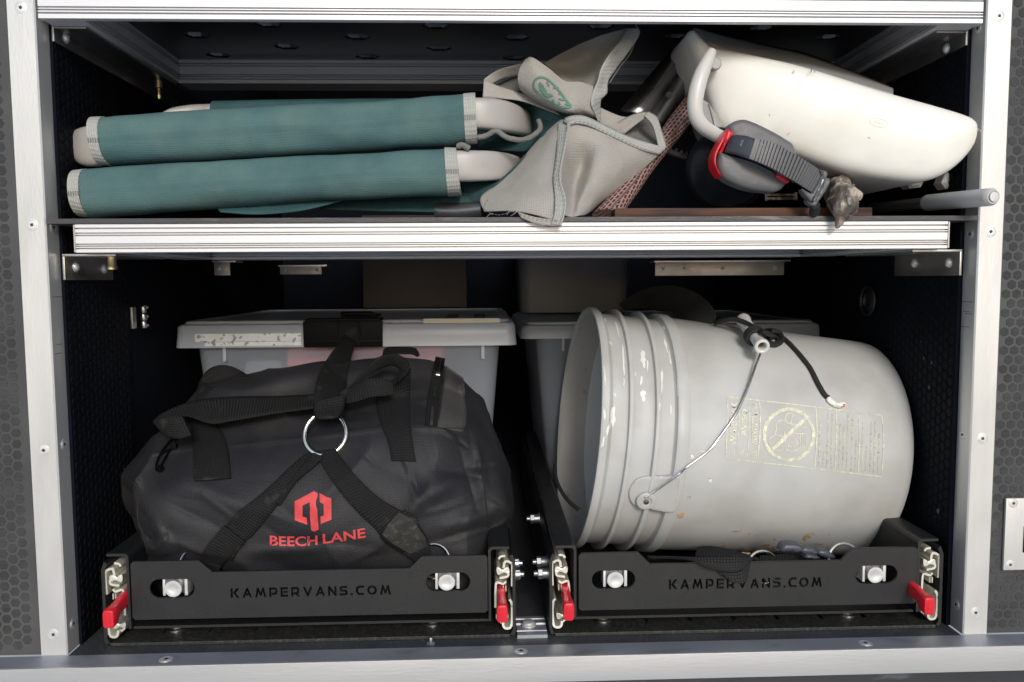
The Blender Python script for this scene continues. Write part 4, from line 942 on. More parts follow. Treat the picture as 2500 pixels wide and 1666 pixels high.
dstrap('lid_tab', A6, [(1094, 148, BY-.006), (1092, 200, BY-.0065), (1090, 288, BY-.004)], [(1215, 148, BY-.006), (1220, 200, BY-.0065), (1222, 290, BY-.004)], M['web_s'], HN, .001)
dstrap('lower_left_strap', A6, [(938, 880), (900, 905), (820, 975), (740, 1050), (650, 1130), (560, 1200), (480, 1285), (400, 1370), (340, 1440)],
       [(985, 905), (925, 960), (880, 1020), (830, 1085), (770, 1165), (690, 1265), (610, 1360), (560, 1400), (500, 1500)], M['web_s'], HN, .004)
dstrap('lower_left_fold', A6, [(958, 885), (900, 955), (840, 1030), (790, 1100), (745, 1170)], [(1010, 915), (960, 965), (905, 1010), (850, 1065), (765, 1190)], M['web_s'], HN, .0062)
dstrap('lower_left_end', A6, [(452, 1300), (400, 1362), (345, 1432), (325, 1490), (375, 1548, .028)], [(575, 1395), (530, 1440), (480, 1490), (440, 1530), (425, 1560, .028)], M['web_s'], HN, .0065)
dstrap('lower_right_strap', A6, [(962, 882), (1000, 950), (1060, 1045), (1130, 1140), (1210, 1230), (1300, 1315), (1345, 1370), (1420, 1430), (1500, 1485), (1530, 1500, .026)],
       [(1082, 868), (1120, 925), (1180, 1000), (1260, 1085), (1350, 1160), (1430, 1205), (1490, 1245), (1555, 1310), (1600, 1385), (1622, 1465, .026)], M['web_s'], HN, .004)
dstrap('lower_right_end', A6, [(1335, 1320), (1335, 1370), (1375, 1408), (1450, 1452), (1530, 1500, .024)], [(1470, 1212), (1530, 1262), (1570, 1320), (1605, 1385), (1622, 1462, .024)], M['web_s'], HN, .0066)
for P0, P1 in (((1040, 420), (1120, 535)), ((1025, 425), (1080, 500))):
    m = MB(); a = drape(A6, *P0, .0065, .12); b = drape(A6, *P1, .0065, .12)
decal('dusty_patch', [[(1380, 1290), (1440, 1225), (1510, 1260), (1590, 1370), (1600, 1430), (1520, 1470), (1400, 1400), (1345, 1350)]], A6, mat('dusty_webbing', (.028, .027, .024), .95, 0, .3, 80, .8, 500, dirt=(.075, .07, .06), ds=160), HN, .0100)

# ------------------------------------------------------------------ bucket
yaw, pit = .0442, -.100
BAX = Vector((math.cos(yaw)*math.cos(pit), math.sin(yaw)*math.cos(pit), math.sin(pit)))
BO = Vector((.1120, .19, 1.1255)); BL = .345
BU = empty('bucket', BO, 'grey plastic bucket lying on its side in the right tray, printed warning on its side', 'bucket')
m = MB()
prof = [(.004, BL-.006), (.122, BL-.006), (.1262, BL-.012), (.1310, .09), (.1330, .02), (.1372, .003), (.1380, .0006), (.1395, -.0012), (.1415, -.0008), (.1428, .0015), (.1428, .0065), (.1412, .0085),
        (.1390, .0092), (.1366, .012), (.1362, .026), (.1372, .0278), (.1422, .0284), (.1428, .0294), (.1428, .0318), (.1420, .0330), (.1372, .0340), (.1360, .037), (.1356, .0545), (.1368, .0562), (.1418, .0568), (.1425, .0578), (.1425, .0602), (.1416, .0615),
        (.1368, .0625), (.1354, .066), (.1352, .078), (.1372, .0795), (.1415, .0800), (.1422, .081), (.1424, .0915), (.1416, .0928), (.1392, .0932), (.1388, .096), (.1368, .15), (.1346, .22), (.1320, .30), (.1311, .326), (.1305, .338), (.1294, .3435), (.1272, .3465), (.122, .347), (.116, .343), (.004, .341)]
n = 128; ax = BAX; e1 = ax.cross(Vector((0, 0, 1))).normalized(); e2 = ax.cross(e1); v = []
for r, h in prof:
    for k in range(n):
        a = 2*math.pi*k/n; w = 1+.0016*noise.noise(Vector((math.cos(a)*1.5, math.sin(a)*1.5, h*9))) if r > .01 else 1
        v.append(BO+ax*h+e1*(r*w*math.cos(a))+e2*(r*w*math.sin(a)))
f = [(i*n+k, (i+1)*n+k, (i+1)*n+(k+1) % n, i*n+(k+1) % n) for i in range(len(prof)-1) for k in range(n)]
mi = [1 if i < 5 else 0 for i in range(len(prof)-1) for k in range(n)]
bo = obj('bucket_shell', v, f, None, BU, True, mats=[M['bucket'], M['bucketin']], midx=mi, angle=38)
BB = BVHTree.FromPolygons(v, f)
# pale inner surface, its edge set back from the rim
m = MB(); m.lathe([(.1240, BL-.014), (.1285, .09), (.1300, .040), (.1308, .036), (.1306, .034), (.1292, .034), (.1272, .09), (.1225, BL-.018), (.002, BL-.018)], BO, BAX, 96, cap=False); m.out('pale_inner_wall', M['liner'], BU)
A7 = 'A7'; A8 = 'A8'
def bd(z, x, y, off=.002): return drape(z, x, y, off, .10, BB)
# handle ear
c = bd(A7, 890, 1365, 0); nrm = (c-(BO+BAX*((c-BO).dot(BAX)))).normalized(); te = BAX; tz = nrm.cross(te).normalized()
ol = [(820, 1290), (800, 1330), (802, 1375), (825, 1410), (880, 1428), (960, 1440), (1060, 1455), (1075, 1400), (1088, 1320), (1090, 1250), (1000, 1240), (900, 1245), (850, 1258)]
pts = [bd(A7, x, y, .0050) for x, y in ol]
m = MB(); slab(m, pts, None, .014, .0015, .0005, sm=3); m.out('handle_ear', M['bucket'], BU)
m = MB(); m.lathe([(.0105, 0), (.0105, .0014), (.0095, .0022), (.0060, .0024), (.0055, .0008), (.001, .0004)], c+nrm*.0060, nrm, 32); m.out('ear_boss', M['bucket'], BU)
m = MB(); m.lathe([(.0026, 0), (.0026, .0018), (.0018, .0022)], c+nrm*.0070, nrm, 12); m.out('wire_hook', M['steel_d'], BU)
# wire handle
wp = [bd(A7, 892, 1366, .011), bd(A7, 960, 1320, .012), bd(A7, 1080, 1235, .010), bd(A8, 60, 1212, .006), bd(A8, 180, 1122, .005), bd(A8, 250, 1035, .005), bd(A8, 310, 950, .005), bd(A8, 350, 880, .005), bd(A8, 400, 760, .007), bd(A8, 435, 660, .012), bd(A8, 462, 590, .019), bd(A8, 470, 555, .024)]
m = MB(); m.tube(wp, .00115, 8, sm=6, disp=lambda p: 1+.25*noise.noise(p*300)); m.out('wire_handle', M['wire'], BU)
# grip tube
ga = P(*uv(A8, 368, 405), .155); gb = P(*uv(A8, 474, 555), .085)
gax = (ga-gb).normalized(); gl = (ga-gb).length
m = MB(); m.lathe([(.0045, .012), (.0048, .001), (.0062, 0), (.0078, .0006), (.0082, .002), (.0082, .0045), (.0072, .006), (.0068, .008), (.0064, gl*.5), (.0068, gl-.008), (.0078, gl-.005), (.0082, gl-.003), (.0080, gl), (.004, gl+.0005)], gb, gax, 28, cap=False); m.out('grip', M['grip'], BU)
m = MB(); m.lathe([(.0052, .0105), (.001, .0106)], gb, gax, 16, cap=False); m.out('grip_bore', mat('rusty_bore', (.13, .09, .05), .8), BU)
# black cord knotted round the grip
CD = empty('cord', bd(A8, 550, 500), 'black cord knotted round the bucket grip with a melted white end', 'cord')
m = MB()
gc = gb.lerp(ga, .38); u1 = gax.cross(Vector((0, 0, 1))).normalized(); u2 = gax.cross(u1)
for o in (-.0035, .0005, .0045):
    m.tube([gc+gax*(o+.0018*math.sin(a))+u1*(.0092*math.cos(a))+u2*(.0092*math.sin(a)) for a in [2*math.pi*k/18 for k in range(18)]], .0024, 10, closed=True, sm=2)
m.tube([P(*uv(A8, 215, 425), .165), P(*uv(A8, 262, 410), .15), P(*uv(A8, 320, 402), .14), P(*uv(A8, 400, 430), .125), P(*uv(A8, 455, 465), .105), P(*uv(A8, 500, 480), .09), bd(A8, 545, 500, .008), bd(A8, 560, 530, .007), bd(A8, 525, 535, .006), bd(A8, 500, 510, .008), bd(A8, 510, 480, .010), bd(A8, 550, 480, .010), bd(A8, 610, 525, .006), bd(A8, 680, 600, .004), bd(A8, 735, 672, .003), bd(A8, 775, 750, .003), bd(A8, 810, 810, .003), bd(A8, 834, 832, .003)], .0027, 12, sm=6, disp=lambda p: 1+.10*noise.noise(p*700))
m.tube([bd(A8, 480, 470, .012), bd(A8, 520, 462, .013), bd(A8, 570, 480, .012), bd(A8, 582, 520, .009), bd(A8, 545, 545, .006), bd(A8, 500, 540, .006)], .0025, 10, sm=5)
m.out('cord_braid', M['cord'], CD)
m = MB(); m.tube([bd(A8, 830, 828, .003), bd(A8, 845, 852, .003), bd(A8, 875, 868, .003), bd(A8, 902, 872, .0032), bd(A8, 925, 866, .0035)], [.0024, .0030, .0033, .0034, .0026], 10, sm=4, disp=lambda p: 1+.3*noise.noise(p*260)); m.out('melted_end', M['melt'], CD)
m = MB(); m.tube([bd(A8, 900, 880, .0048), bd(A8, 915, 874, .005), bd(A8, 928, 862, .0048)], [.0014, .0020, .0014], 8, sm=3, disp=lambda p: 1+.4*noise.noise(p*300)); m.out('singed_tip', mat('singed', (.45, .16, .07), .6), CD)
m = MB(); m.tube([P(*uv(A7, 368, 1180), .20), P(*uv(A7, 372, 1245), .17), P(*uv(A7, 400, 1320), .13), P(*uv(A7, 450, 1390), .10), P(*uv(A7, 512, 1440), .075)], .0022, 10); m.out('bungee_cord', M['cord'], None, label='thin black elastic cord crossing the bucket mouth', cat='cord')
# printed warning panel
LB_ = []
def ln(pts, w, closed=False):
    p = [Vector((a, b, 0)) for a, b in pts]; n_ = len(p)
    for i in range(n_ if closed else n_-1):
        a, b = p[i], p[(i+1) % n_]; t_ = (b-a).normalized(); s_ = Vector((-t_.y, t_.x, 0))*w/2; k = max(1, int((b-a).length/60))
        for j in range(k):
            q0, q1 = a.lerp(b, j/k), a.lerp(b, (j+1)/k); LB_.append([(q0+s_), (q1+s_), (q1-s_), (q0-s_)])
def lnout(name):
    v = []; f = []
    for q in LB_:
        n_ = len(v); v += [bd('C6', a.x, a.y, .0005) for a in q]; f.append((n_, n_+1, n_+2, n_+3))
    LB_.clear(); f = orient(v, f) if False else [q if (v[q[1]]-v[q[0]]).cross(v[q[2]]-v[q[0]]).dot(CAM-v[q[0]]) > 0 else q[::-1] for q in f]
    return obj(name, v, f, M['label'], BU, False)
ln([(140, 160), (600, 212), (1100, 270), (1600, 335), (1900, 372), (2200, 405)], 17); ln([(2200, 405), (2222, 560), (2232, 720), (2222, 1000), (2200, 1228)], 17)
ln([(2200, 1228), (1900, 1190), (1550, 1150), (1100, 1095), (560, 1035), (120, 985)], 15); ln([(120, 985), (132, 700), (150, 400), (140, 160)], 15)
ln([(570, 225), (585, 400), (575, 700), (545, 1020)], 15); ln([(1325, 310), (1340, 600), (1330, 850), (1305, 1110)], 16); ln([(1590, 345), (1605, 600), (1590, 900), (1575, 1150)], 12); ln([(1895, 375), (1910, 620), (1900, 900), (1885, 1190)], 13)
ln([(300, 330), (290, 700), (265, 960)], 9); ln([(432, 235), (428, 700), (405, 965)], 9)
lnout('warning_border')
for cx, cy in ((345, 920), (485, 940)):
    ln([(cx-55, cy), (cx+48, cy-58), (cx+40, cy+58)], 9, True); ln([(cx-20, cy), (cx+25, cy)], 8)
ln([(165, 915), (240, 870), (235, 955)], 8, True)
lnout('warning_triangles')
ln([(965+330*math.cos(a), 665+340*math.sin(a)) for a in [2*math.pi*k/48 for k in range(48)]], 48, True); ln([(742, 868), (1190, 440)], 46); lnout('ban_circle')
for pts in ([(920, 480), (850, 475), (790, 520), (795, 600), (770, 680), (715, 710), (700, 790), (735, 850), (800, 880), (860, 870), (880, 810)], [(920, 480), (915, 430), (940, 385), (1000, 378), (1025, 400), (1000, 440), (1000, 480), (985, 520), (940, 510), (920, 480)], [(985, 520), (1060, 530), (1120, 560), (1190, 575)], [(780, 660), (850, 680), (900, 690)],
            [(905, 610), (905, 700), (950, 650), (1010, 640), (1100, 655), (1190, 650), (1190, 860), (1100, 860), (1000, 890), (930, 870), (920, 790), (905, 700)], [(940, 700), (1000, 680), (1060, 740), (1080, 780), (1030, 830), (960, 820), (940, 760)], [(1120, 660), (1110, 720), (1120, 780), (1108, 850)], [(1145, 660), (1135, 720), (1145, 780), (1133, 850)], [(1170, 660), (1160, 720), (1170, 780), (1158, 850)]): ln(pts, 11)
lnout('child_and_pail_drawing')
def btext(s, x_base, y0, y1, hgt, lean=22, bold=.0): dtext('warning_text', s, 'C6', [(x_base, y0), (x_base+lean*.5, (y0+y1)/2), (x_base+lean, y1)], [(-hgt, -4)]*3, M['label'], BU, .0006, bold, BB)
btext('WARNING', 258, 812, 200, 88, 18, .02); btext('AVISO', 400, 690, 325, 78, 10, .02); btext('AVERTISSEMENT', 540, 800, 245, 76, 8, .02)
for s, x, y0, y1 in (('Children can fall into', 1378, 1095, 490), ('and drown.', 1428, 1100, 880), ('Keep children away from', 1490, 1110, 380), ('buckets with even a little liquid.', 1545, 1120, 380), ('Los ninos pueden caerse', 1650, 1140, 520), ('y ahogarse en un balde.', 1700, 1145, 560), ('Mantenga a los ninos lejos', 1755, 1150, 390), ('de cubos con un poco de liquido.', 1815, 1160, 430), ('aunque sea poca agua.', 1868, 1170, 740),
                      ('Un enfant peut tomber dans', 1950, 1165, 500), ('l\'eau et s\'y noyer.', 2000, 1170, 800), ('Garder les enfants loin des seaux', 2060, 1175, 490), ('qui contiennent une petite', 2115, 1180, 490), ('quantite de liquide.', 2170, 1190, 640)):
    btext(s, x, y0, y1, 34, 20, .0)
# dried paint and mud on the bucket
def splat(name, z, specs, mat_, off=.0005):
    b_v = []; b_f = []
    for cx, cy, rx, ry, rot in specs:
        n_ = 22; k0 = len(b_v); b_v.append(bd(z, cx, cy, off+.0004)); s0 = random.random()*50
        for k in range(n_):
            a = 2*math.pi*k/n_; w = .75+.55*noise.noise(Vector((math.cos(a)*1.6+s0, math.sin(a)*1.6, s0))); x = rx*w*math.cos(a); y = ry*w*math.sin(a)
            b_v.append(bd(z, cx+x*math.cos(rot)-y*math.sin(rot), cy+x*math.sin(rot)+y*math.cos(rot), off))
        b_f += [(k0, k0+1+k, k0+1+(k+1) % n_) for k in range(n_)]
    b_f = [q if (b_v[q[1]]-b_v[q[0]]).cross(b_v[q[2]]-b_v[q[0]]).dot(CAM-b_v[q[0]]) > 0 else q[::-1] for q in b_f]
    return tag(obj(name, b_v, b_f, mat_, BU, False), kind='stuff')
splat('paint_flecks', A7, [(880, 560, 22, 60, -.15), (882, 770, 20, 38, 0), (868, 690, 9, 40, .1), (905, 600, 8, 40, 0), (705, 890, 18, 70, .05), (680, 960, 12, 60, .3), (645, 1050, 10, 40, .2), (655, 880, 10, 50, -.15), (715, 770, 14, 10, .4), (655, 650, 6, 70, -.1), (985, 700, 9, 90, .05), (1010, 480, 8, 60, -.3), (1035, 560, 7, 50, -.15), (1078, 740, 7, 70, 0), (975, 830, 7, 30, 0), (835, 650, 5, 14, 0), (1000, 380, 9, 14, 0), (658, 330, 7, 30, -.1), (1040, 850, 6, 40, 0), (690, 470, 18, 6, .9), (1165, 1130, 12, 18, -.5), (1235, 1100, 30, 5, .1), (1268, 1268, 12, 16, 0)], M['paint'])
splat('paint_flecks', A7, [(730, 390, 6, 60, -.25), (765, 560, 7, 110, -.06), (768, 700, 6, 40, 0)], M['paint'], .0009)
splat('mud_flecks', A8, [(30, 1475, 34, 16, -.3), (75, 1378, 16, 8, 0), (340, 1562, 30, 9, 0), (185, 1275, 6, 5, 0)], M['mud'])
splat('mud_flecks', 'B4', [(150, 590, 50, 14, .1), (250, 575, 60, 16, -.1), (330, 560, 20, 9, .2), (440, 560, 40, 10, .1), (60, 610, 50, 14, 0), (500, 500, 24, 30, .3), (680, 470, 12, 6, 0), (150, 480, 10, 6, 0), (380, 450, 7, 5, 0), (530, 480, 60, 20, -.5), (590, 475, 26, 8, -.2), (210, 555, 55, 22, -.3), (35, 590, 40, 12, .3), (90, 467, 8, 6, 0), (280, 510, 18, 10, .3), (470, 545, 30, 14, 0), (620, 545, 60, 8, 0), (385, 530, 16, 8, 0)], M['mud'])
splat('mud_flecks', 'B3', [(1560, 195, 52, 20, -.35), (1635, 48, 20, 9, 0), (2010, 325, 45, 10, -.2), (1920, 440, 45, 16, -.2), (2080, 470, 60, 22, .1)], M['mud'])
# ------------------------------------------------------------------ webbing behind and under the bucket
def Qs(z, pts): return [Q(z, *p) for p in pts]
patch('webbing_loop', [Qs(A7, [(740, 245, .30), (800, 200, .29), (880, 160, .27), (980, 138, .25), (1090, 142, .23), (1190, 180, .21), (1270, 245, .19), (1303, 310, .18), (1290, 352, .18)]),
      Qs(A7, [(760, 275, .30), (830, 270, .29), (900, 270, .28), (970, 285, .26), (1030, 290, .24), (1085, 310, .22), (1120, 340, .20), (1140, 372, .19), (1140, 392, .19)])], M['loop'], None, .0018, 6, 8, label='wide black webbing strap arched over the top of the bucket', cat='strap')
C7 = 'C7'
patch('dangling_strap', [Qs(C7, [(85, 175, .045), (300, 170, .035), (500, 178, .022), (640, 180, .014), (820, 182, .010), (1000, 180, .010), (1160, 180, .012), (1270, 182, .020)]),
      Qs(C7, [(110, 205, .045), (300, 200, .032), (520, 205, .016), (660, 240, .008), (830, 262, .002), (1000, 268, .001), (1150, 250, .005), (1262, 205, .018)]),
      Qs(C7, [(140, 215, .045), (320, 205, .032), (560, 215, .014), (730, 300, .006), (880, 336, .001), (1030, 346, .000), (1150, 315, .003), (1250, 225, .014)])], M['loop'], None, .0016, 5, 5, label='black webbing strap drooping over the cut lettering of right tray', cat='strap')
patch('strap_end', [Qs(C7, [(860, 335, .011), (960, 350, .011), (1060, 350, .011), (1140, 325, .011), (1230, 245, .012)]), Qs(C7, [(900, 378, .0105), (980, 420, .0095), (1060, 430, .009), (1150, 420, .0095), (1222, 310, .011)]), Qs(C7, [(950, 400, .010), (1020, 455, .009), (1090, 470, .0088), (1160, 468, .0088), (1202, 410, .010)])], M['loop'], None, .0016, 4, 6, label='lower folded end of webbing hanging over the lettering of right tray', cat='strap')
patch('flat_strap', [Qs(C7, [(640, 70, .10), (800, 60, .09), (1000, 95, .08), (1190, 150, .06), (1370, 205, .05)]), Qs(C7, [(620, 165, .06), (800, 170, .05), (1000, 172, .05), (1180, 176, .05), (1340, 225, .045)])], M['web_s'], None, .0016, 6, 6, label='black strap lying flat under the bucket behind right tray plate', cat='strap')
patch('flat_strap', [Qs(C7, [(1330, 165, .055), (1500, 150, .055), (1700, 140, .055), (1900, 150, .055)]), Qs(C7, [(1330, 225, .045), (1500, 225, .045), (1720, 225, .045), (1900, 228, .045)])], M['web_s'], None, .0016, 6, 4, label='black strap threaded into the blue-grey buckle', cat='strap')
t = empty('side_release_buckle', Q(C7, 1800, 130, .035), 'blue-grey plastic side release buckle under the bucket', 'buckle')
m = MB(); slab(m, Qs(C7, [(1565, 130, .035), (1590, 60, .035), (1640, 38, .035), (1760, 42, .035), (1815, 75, .035), (1815, 150, .035), (1650, 135, .035)]), (0, 1, 0), .012, .003, .001, sm=2); m.out('female_half', M['buckle'], t)
m = MB(); slab(m, Qs(C7, [(1805, 85, .034), (1880, 85, .034), (1970, 115, .034), (1975, 165, .034), (1870, 150, .034), (1805, 150, .034)]), (0, 1, 0), .008, .002, .0005, sm=2); m.out('prong', M['buckle'], t)
m = MB(); slab(m, Qs(C7, [(1975, 115, .033), (2060, 105, .033), (2140, 150, .033), (2190, 205, .033), (2090, 205, .033), (1990, 165, .033)]), (0, 1, 0), .012, .0025, .001, sm=2); m.out('male_half', M['buckle'], t)
m = MB(); slab(m, Qs(C7, [(1840, 170, .032), (1870, 148, .032), (1960, 170, .032), (2020, 212, .032), (1850, 214, .032)]), (0, 1, 0), .012, .0025, .001, sm=2); m.out('web_bar', M['buckle'], t)

# ------------------------------------------------------------------ things on the middle shelf
def loft(name, stn, mat_, parent, n=28, e=.8, sm=5, cap=True, scale=1.0, **kw):
    """stations (top point, bottom point, half depth); section axis vertical x horizontal normal"""
    T = crv([Vector(a) for a, b, c in stn], sm); B = crv([Vector(b) for a, b, c in stn], sm)
    Dp = crv([Vector((c, 0, 0)) for a, b, c in stn], sm); C_ = [(a+b)/2 for a, b in zip(T, B)]; v = []; N = len(C_); uvs = []; L = 0
    for i in range(N):
        t = (C_[min(i+1, N-1)]-C_[max(0, i-1)]).normalized(); up = (T[i]-B[i])/2*scale; dv = t.cross(up.normalized()).normalized()*Dp[i].x*scale
        if i: L += (C_[i]-C_[i-1]).length
        per = 2*math.pi*(up.length+Dp[i].x)/2
        for k in range(n):
            a = 2*math.pi*k/n; c, s_ = math.cos(a), math.sin(a)
            v.append(C_[i]+up*math.copysign(abs(s_)**e, s_)+dv*math.copysign(abs(c)**e, c)); uvs.append((L, per*k/n))
    f = [(i*n+k, i*n+(k+1) % n, (i+1)*n+(k+1) % n, (i+1)*n+k) for i in range(N-1) for k in range(n)]
    if cap: f += [tuple(range(n)), tuple(range(len(v)-n, len(v)))]
    # make faces point outwards
    q = f[len(f)//2]; ctr = C_[min(N-1, q[0]//n)]
    if (v[q[1]]-v[q[0]]).cross(v[q[2]]-v[q[0]]).dot(v[q[0]]-ctr) < 0: f = [x[::-1] for x in f]
    o = obj(name, v, f, mat_, parent, True, uvs, angle=50)
    if kw: tag(o, **kw)
    return o
CH = empty('folded_camp_chair', (-.15, .05, 1.3590), 'folded camping chair with two teal padded armrests and grey canvas pockets', 'camp chair')
def sl(T, B, Ys, d): return [(P(*t, y), P(*b, y), d) for t, b, y in zip(T, B, Ys)]
U = sl([(258, 287.5), (400, 275), (540, 268), (720, 259), (936, 246), (1132, 234)], [(272, 404), (400, 398), (540, 391), (720, 380), (936, 366), (1137, 352)], [.046, .046, .046, .046, .046, .046], .021)
L_ = sl([(214, 415), (400, 402), (560, 393), (720, 384), (900, 375), (1087, 364)], [(224, 531), (400, 518), (560, 506), (720, 496), (900, 486), (1095, 478)], [.040, .040, .040, .040, .040, .040], .021)
def wob(o, a, s):
    for q in o.data.vertices:
        p = q.co; q.co = p+Vector((0, a*noise.noise(Vector((p.x*s, p.y*40, p.z*50))), a*.8*noise.noise(Vector((p.x*s+9, p.y*40, p.z*50)))))
for S_, Yc, bandl, bandr in ((U, .046, (222, 282, 250, 408, 236, 287), (1130, 231, 1138, 353, 1166, 1172)), (L_, .040, (0,)*6, (0,)*6)):
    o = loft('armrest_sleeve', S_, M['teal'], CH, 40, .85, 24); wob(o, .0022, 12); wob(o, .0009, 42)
def band(a, b, c, d, Y, dd, mat_='trim'):
    o = loft('binding_tape', [(P(*a, Y), P(*b, Y), dd), (P((a[0]+c[0])/2, (a[1]+c[1])/2, Y), P((b[0]+d[0])/2, (b[1]+d[1])/2, Y), dd), (P(*c, Y), P(*d, Y), dd)], M[mat_], CH, 40, .85, 4); wob(o, .0009, 60); return o
band((232, 288), (247, 404), (258, 286), (272, 405.5), .046, .0220)
band((1131, 230.5), (1137, 353.5), (1160, 229), (1166, 351), .046, .0220)
band((188, 417), (198, 530), (214, 413.5), (225, 532), .040, .0220)
band((1086, 361), (1094, 479.5), (1114, 362), (1126, 478), .040, .0220)
def armf(T, B, Ys, d, z): return [(Q(z, *t, y), Q(z, *b, y), d) for t, b, y in zip(T, B, Ys)]
loft('armrest_frame', armf([(1960, 627), (2060, 628), (2150, 640), (2230, 668), (2290, 705), (2325, 745), (2335, 770)], [(1960, 822), (2060, 826), (2150, 838), (2230, 852), (2290, 866), (2325, 872), (2340, 868)], [.044, .046, .054, .068, .088, .115, .15], .007, 'A2'), M['arm'], CH, 24, .55)
loft('armrest_frame', armf([(1840, 962), (1960, 962), (2080, 965), (2170, 978), (2235, 998), (2270, 1020)], [(1840, 1160), (1960, 1160), (2080, 1155), (2170, 1148), (2235, 1140), (2280, 1130)], [.040, .042, .050, .064, .085, .12], .007, 'A2'), M['arm'], CH, 24, .55)
loft('armrest_frame', armf([(600, 728), (540, 732), (490, 742), (455, 765), (437, 800)], [(610, 962), (555, 968), (500, 965), (462, 935), (440, 900)], [.048, .050, .056, .068, .085], .010, 'A1'), M['arm'], CH, 24, .7)
loft('armrest_frame', armf([(520, 1010), (460, 1015), (415, 1020), (392, 1035), (385, 1055)], [(520, 1210), (460, 1190), (418, 1150), (395, 1112), (388, 1085)], [.042, .044, .052, .065, .08], .008, 'A1'), M['arm'], CH, 24, .7)
loft('rear_frame', armf([(930, 660), (1000, 628), (1120, 610), (1260, 606)], [(930, 690), (1000, 690), (1120, 690), (1260, 690)], [.10, .105, .11, .11], .008, 'A1'), M['arm'], CH, 20, .7)
o = loft('rear_sleeve', armf([(330, 651), (700, 643), (1100, 638), (1560, 634)], [(330, 800), (700, 790), (1100, 780), (1560, 770)], [.105, .105, .105, .105], .018, 'A2'), M['teal_d'], CH, 30, .85, 8)  # same teal as the armrests, shaded by the darker colour copy
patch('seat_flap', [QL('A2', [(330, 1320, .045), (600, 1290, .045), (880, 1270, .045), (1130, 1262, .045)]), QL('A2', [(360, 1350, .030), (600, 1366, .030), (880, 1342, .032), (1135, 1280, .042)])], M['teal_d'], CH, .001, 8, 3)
patch('seat_fabric_and_shade', [QL('A2', [(1000, 1240, .075), (1500, 1240, .075), (1900, 1220, .07), (2180, 1120, .06)]), QL('A2', [(1000, 1330, .06), (1500, 1345, .06), (1870, 1335, .06), (2140, 1190, .055)])], M['teal_d'], CH, .002, 8, 6, wr=.004)  # dark sheet added where there is only shade below the sleeves
patch('seat_fabric_and_shade', [QL('A3', [(160, 640, .085), (420, 628, .082), (560, 655, .07), (690, 690, .06), (775, 742, .052)]),
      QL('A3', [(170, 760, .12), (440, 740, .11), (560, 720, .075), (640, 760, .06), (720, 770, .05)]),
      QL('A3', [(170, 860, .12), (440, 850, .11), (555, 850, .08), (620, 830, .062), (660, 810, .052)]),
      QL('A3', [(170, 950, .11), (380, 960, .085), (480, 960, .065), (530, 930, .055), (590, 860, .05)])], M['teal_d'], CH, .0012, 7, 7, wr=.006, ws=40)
patch('seat_fabric_and_shade', [QL('A3', [(60, 1140, .075), (200, 1150, .07), (330, 1130, .06), (480, 980, .05)]), QL('A3', [(70, 1250, .07), (150, 1240, .06), (250, 1200, .05), (350, 1130, .048)]), QL('A3', [(60, 1320, .07), (140, 1310, .06), (190, 1280, .05), (220, 1230, .048)])], M['teal_d'], CH, .0012, 6, 6, wr=.003)
m = MB(); m.tube(QL('A3', [(175, 878, .034), (225, 868, .032), (290, 838, .030), (360, 878, .030), (450, 893, .034), (520, 870, .045), (572, 822, .055), (562, 770, .065)]), .0026, 10, sm=8, disp=lambda p: 1+.12*noise.noise(p*500)); m.out('piping', M['lining'], CH)
m = MB(); m.tube(QL('A3', [(45, 935, .035), (80, 928, .033), (115, 950, .035)]), .0030, 10, sm=5, disp=lambda p: 1+.3*noise.noise(p*400)); m.out('piping', M['lining'], CH)
m = MB(); m.tube(QL('A2', [(1750, 1345, .07), (1880, 1350, .06), (2040, 1335, .05)]), .0085, 14, sm=3); m.out('lower_tube', M['steel_d'], CH)
# grey canvas pockets
patch('canvas_pocket', [QL('A3', [(690, 770, .052), (715, 762, .046), (748, 790, .036)]), QL('A3', [(565, 885, .055), (640, 870, .036), (728, 880, .022)]), QL('A3', [(430, 1040, .055), (560, 1010, .028), (705, 1010, .012)]),
      QL('A3', [(315, 1160, .050), (480, 1140, .022), (690, 1130, .003)]), QL('A3', [(190, 1255, .042), (430, 1275, .010), (690, 1270, -.004)]), QL('A3', [(212, 1350, .026), (430, 1350, .004), (700, 1415, -.009)])], M['canvas'], CH, .0011, 9, 9, wr=.0016, ws=60)
patch('canvas_pocket', [QL('A3', [(745, 785, .026), (840, 738, .034), (980, 795, .037), (1180, 888, .04), (1376, 942, .046)]), QL('A3', [(738, 880, .020), (830, 890, .026), (960, 900, .026), (1120, 940, .031), (1345, 975, .046)]),
      QL('A3', [(706, 1050, .008), (825, 1055, .040), (930, 1010, .020), (1090, 1040, .025), (1240, 1075, .045)]), QL('A3', [(706, 1170, .001), (790, 1190, .030), (890, 1150, .013), (1000, 1165, .020), (1110, 1195, .042)]),
      QL('A3', [(722, 1270, -.004), (775, 1340, .006), (830, 1290, .007), (915, 1285, .016), (985, 1275, .036)]), QL('A3', [(722, 1372, -.007), (765, 1382, -.001), (815, 1377, .000), (860, 1372, .012), (905, 1345, .030)])], M['canvas'], CH, .0011, 9, 9, wr=.0014, ws=60)
patch('hem', [QL('A3', [(682, 790, .043), (752, 800, .028)]), QL('A3', [(676, 900, .026), (738, 890, .015)]), QL('A3', [(668, 1010, .012), (715, 1020, .004)]), QL('A3', [(652, 1130, .004), (700, 1140, -.003)]), QL('A3', [(660, 1250, -.004), (735, 1262, -.009)]), QL('A3', [(660, 1350, -.009), (732, 1350, -.0125)]), QL('A3', [(640, 1432, -.010), (706, 1442, -.013)])], M['trim'], CH, .0012, 5, 8)
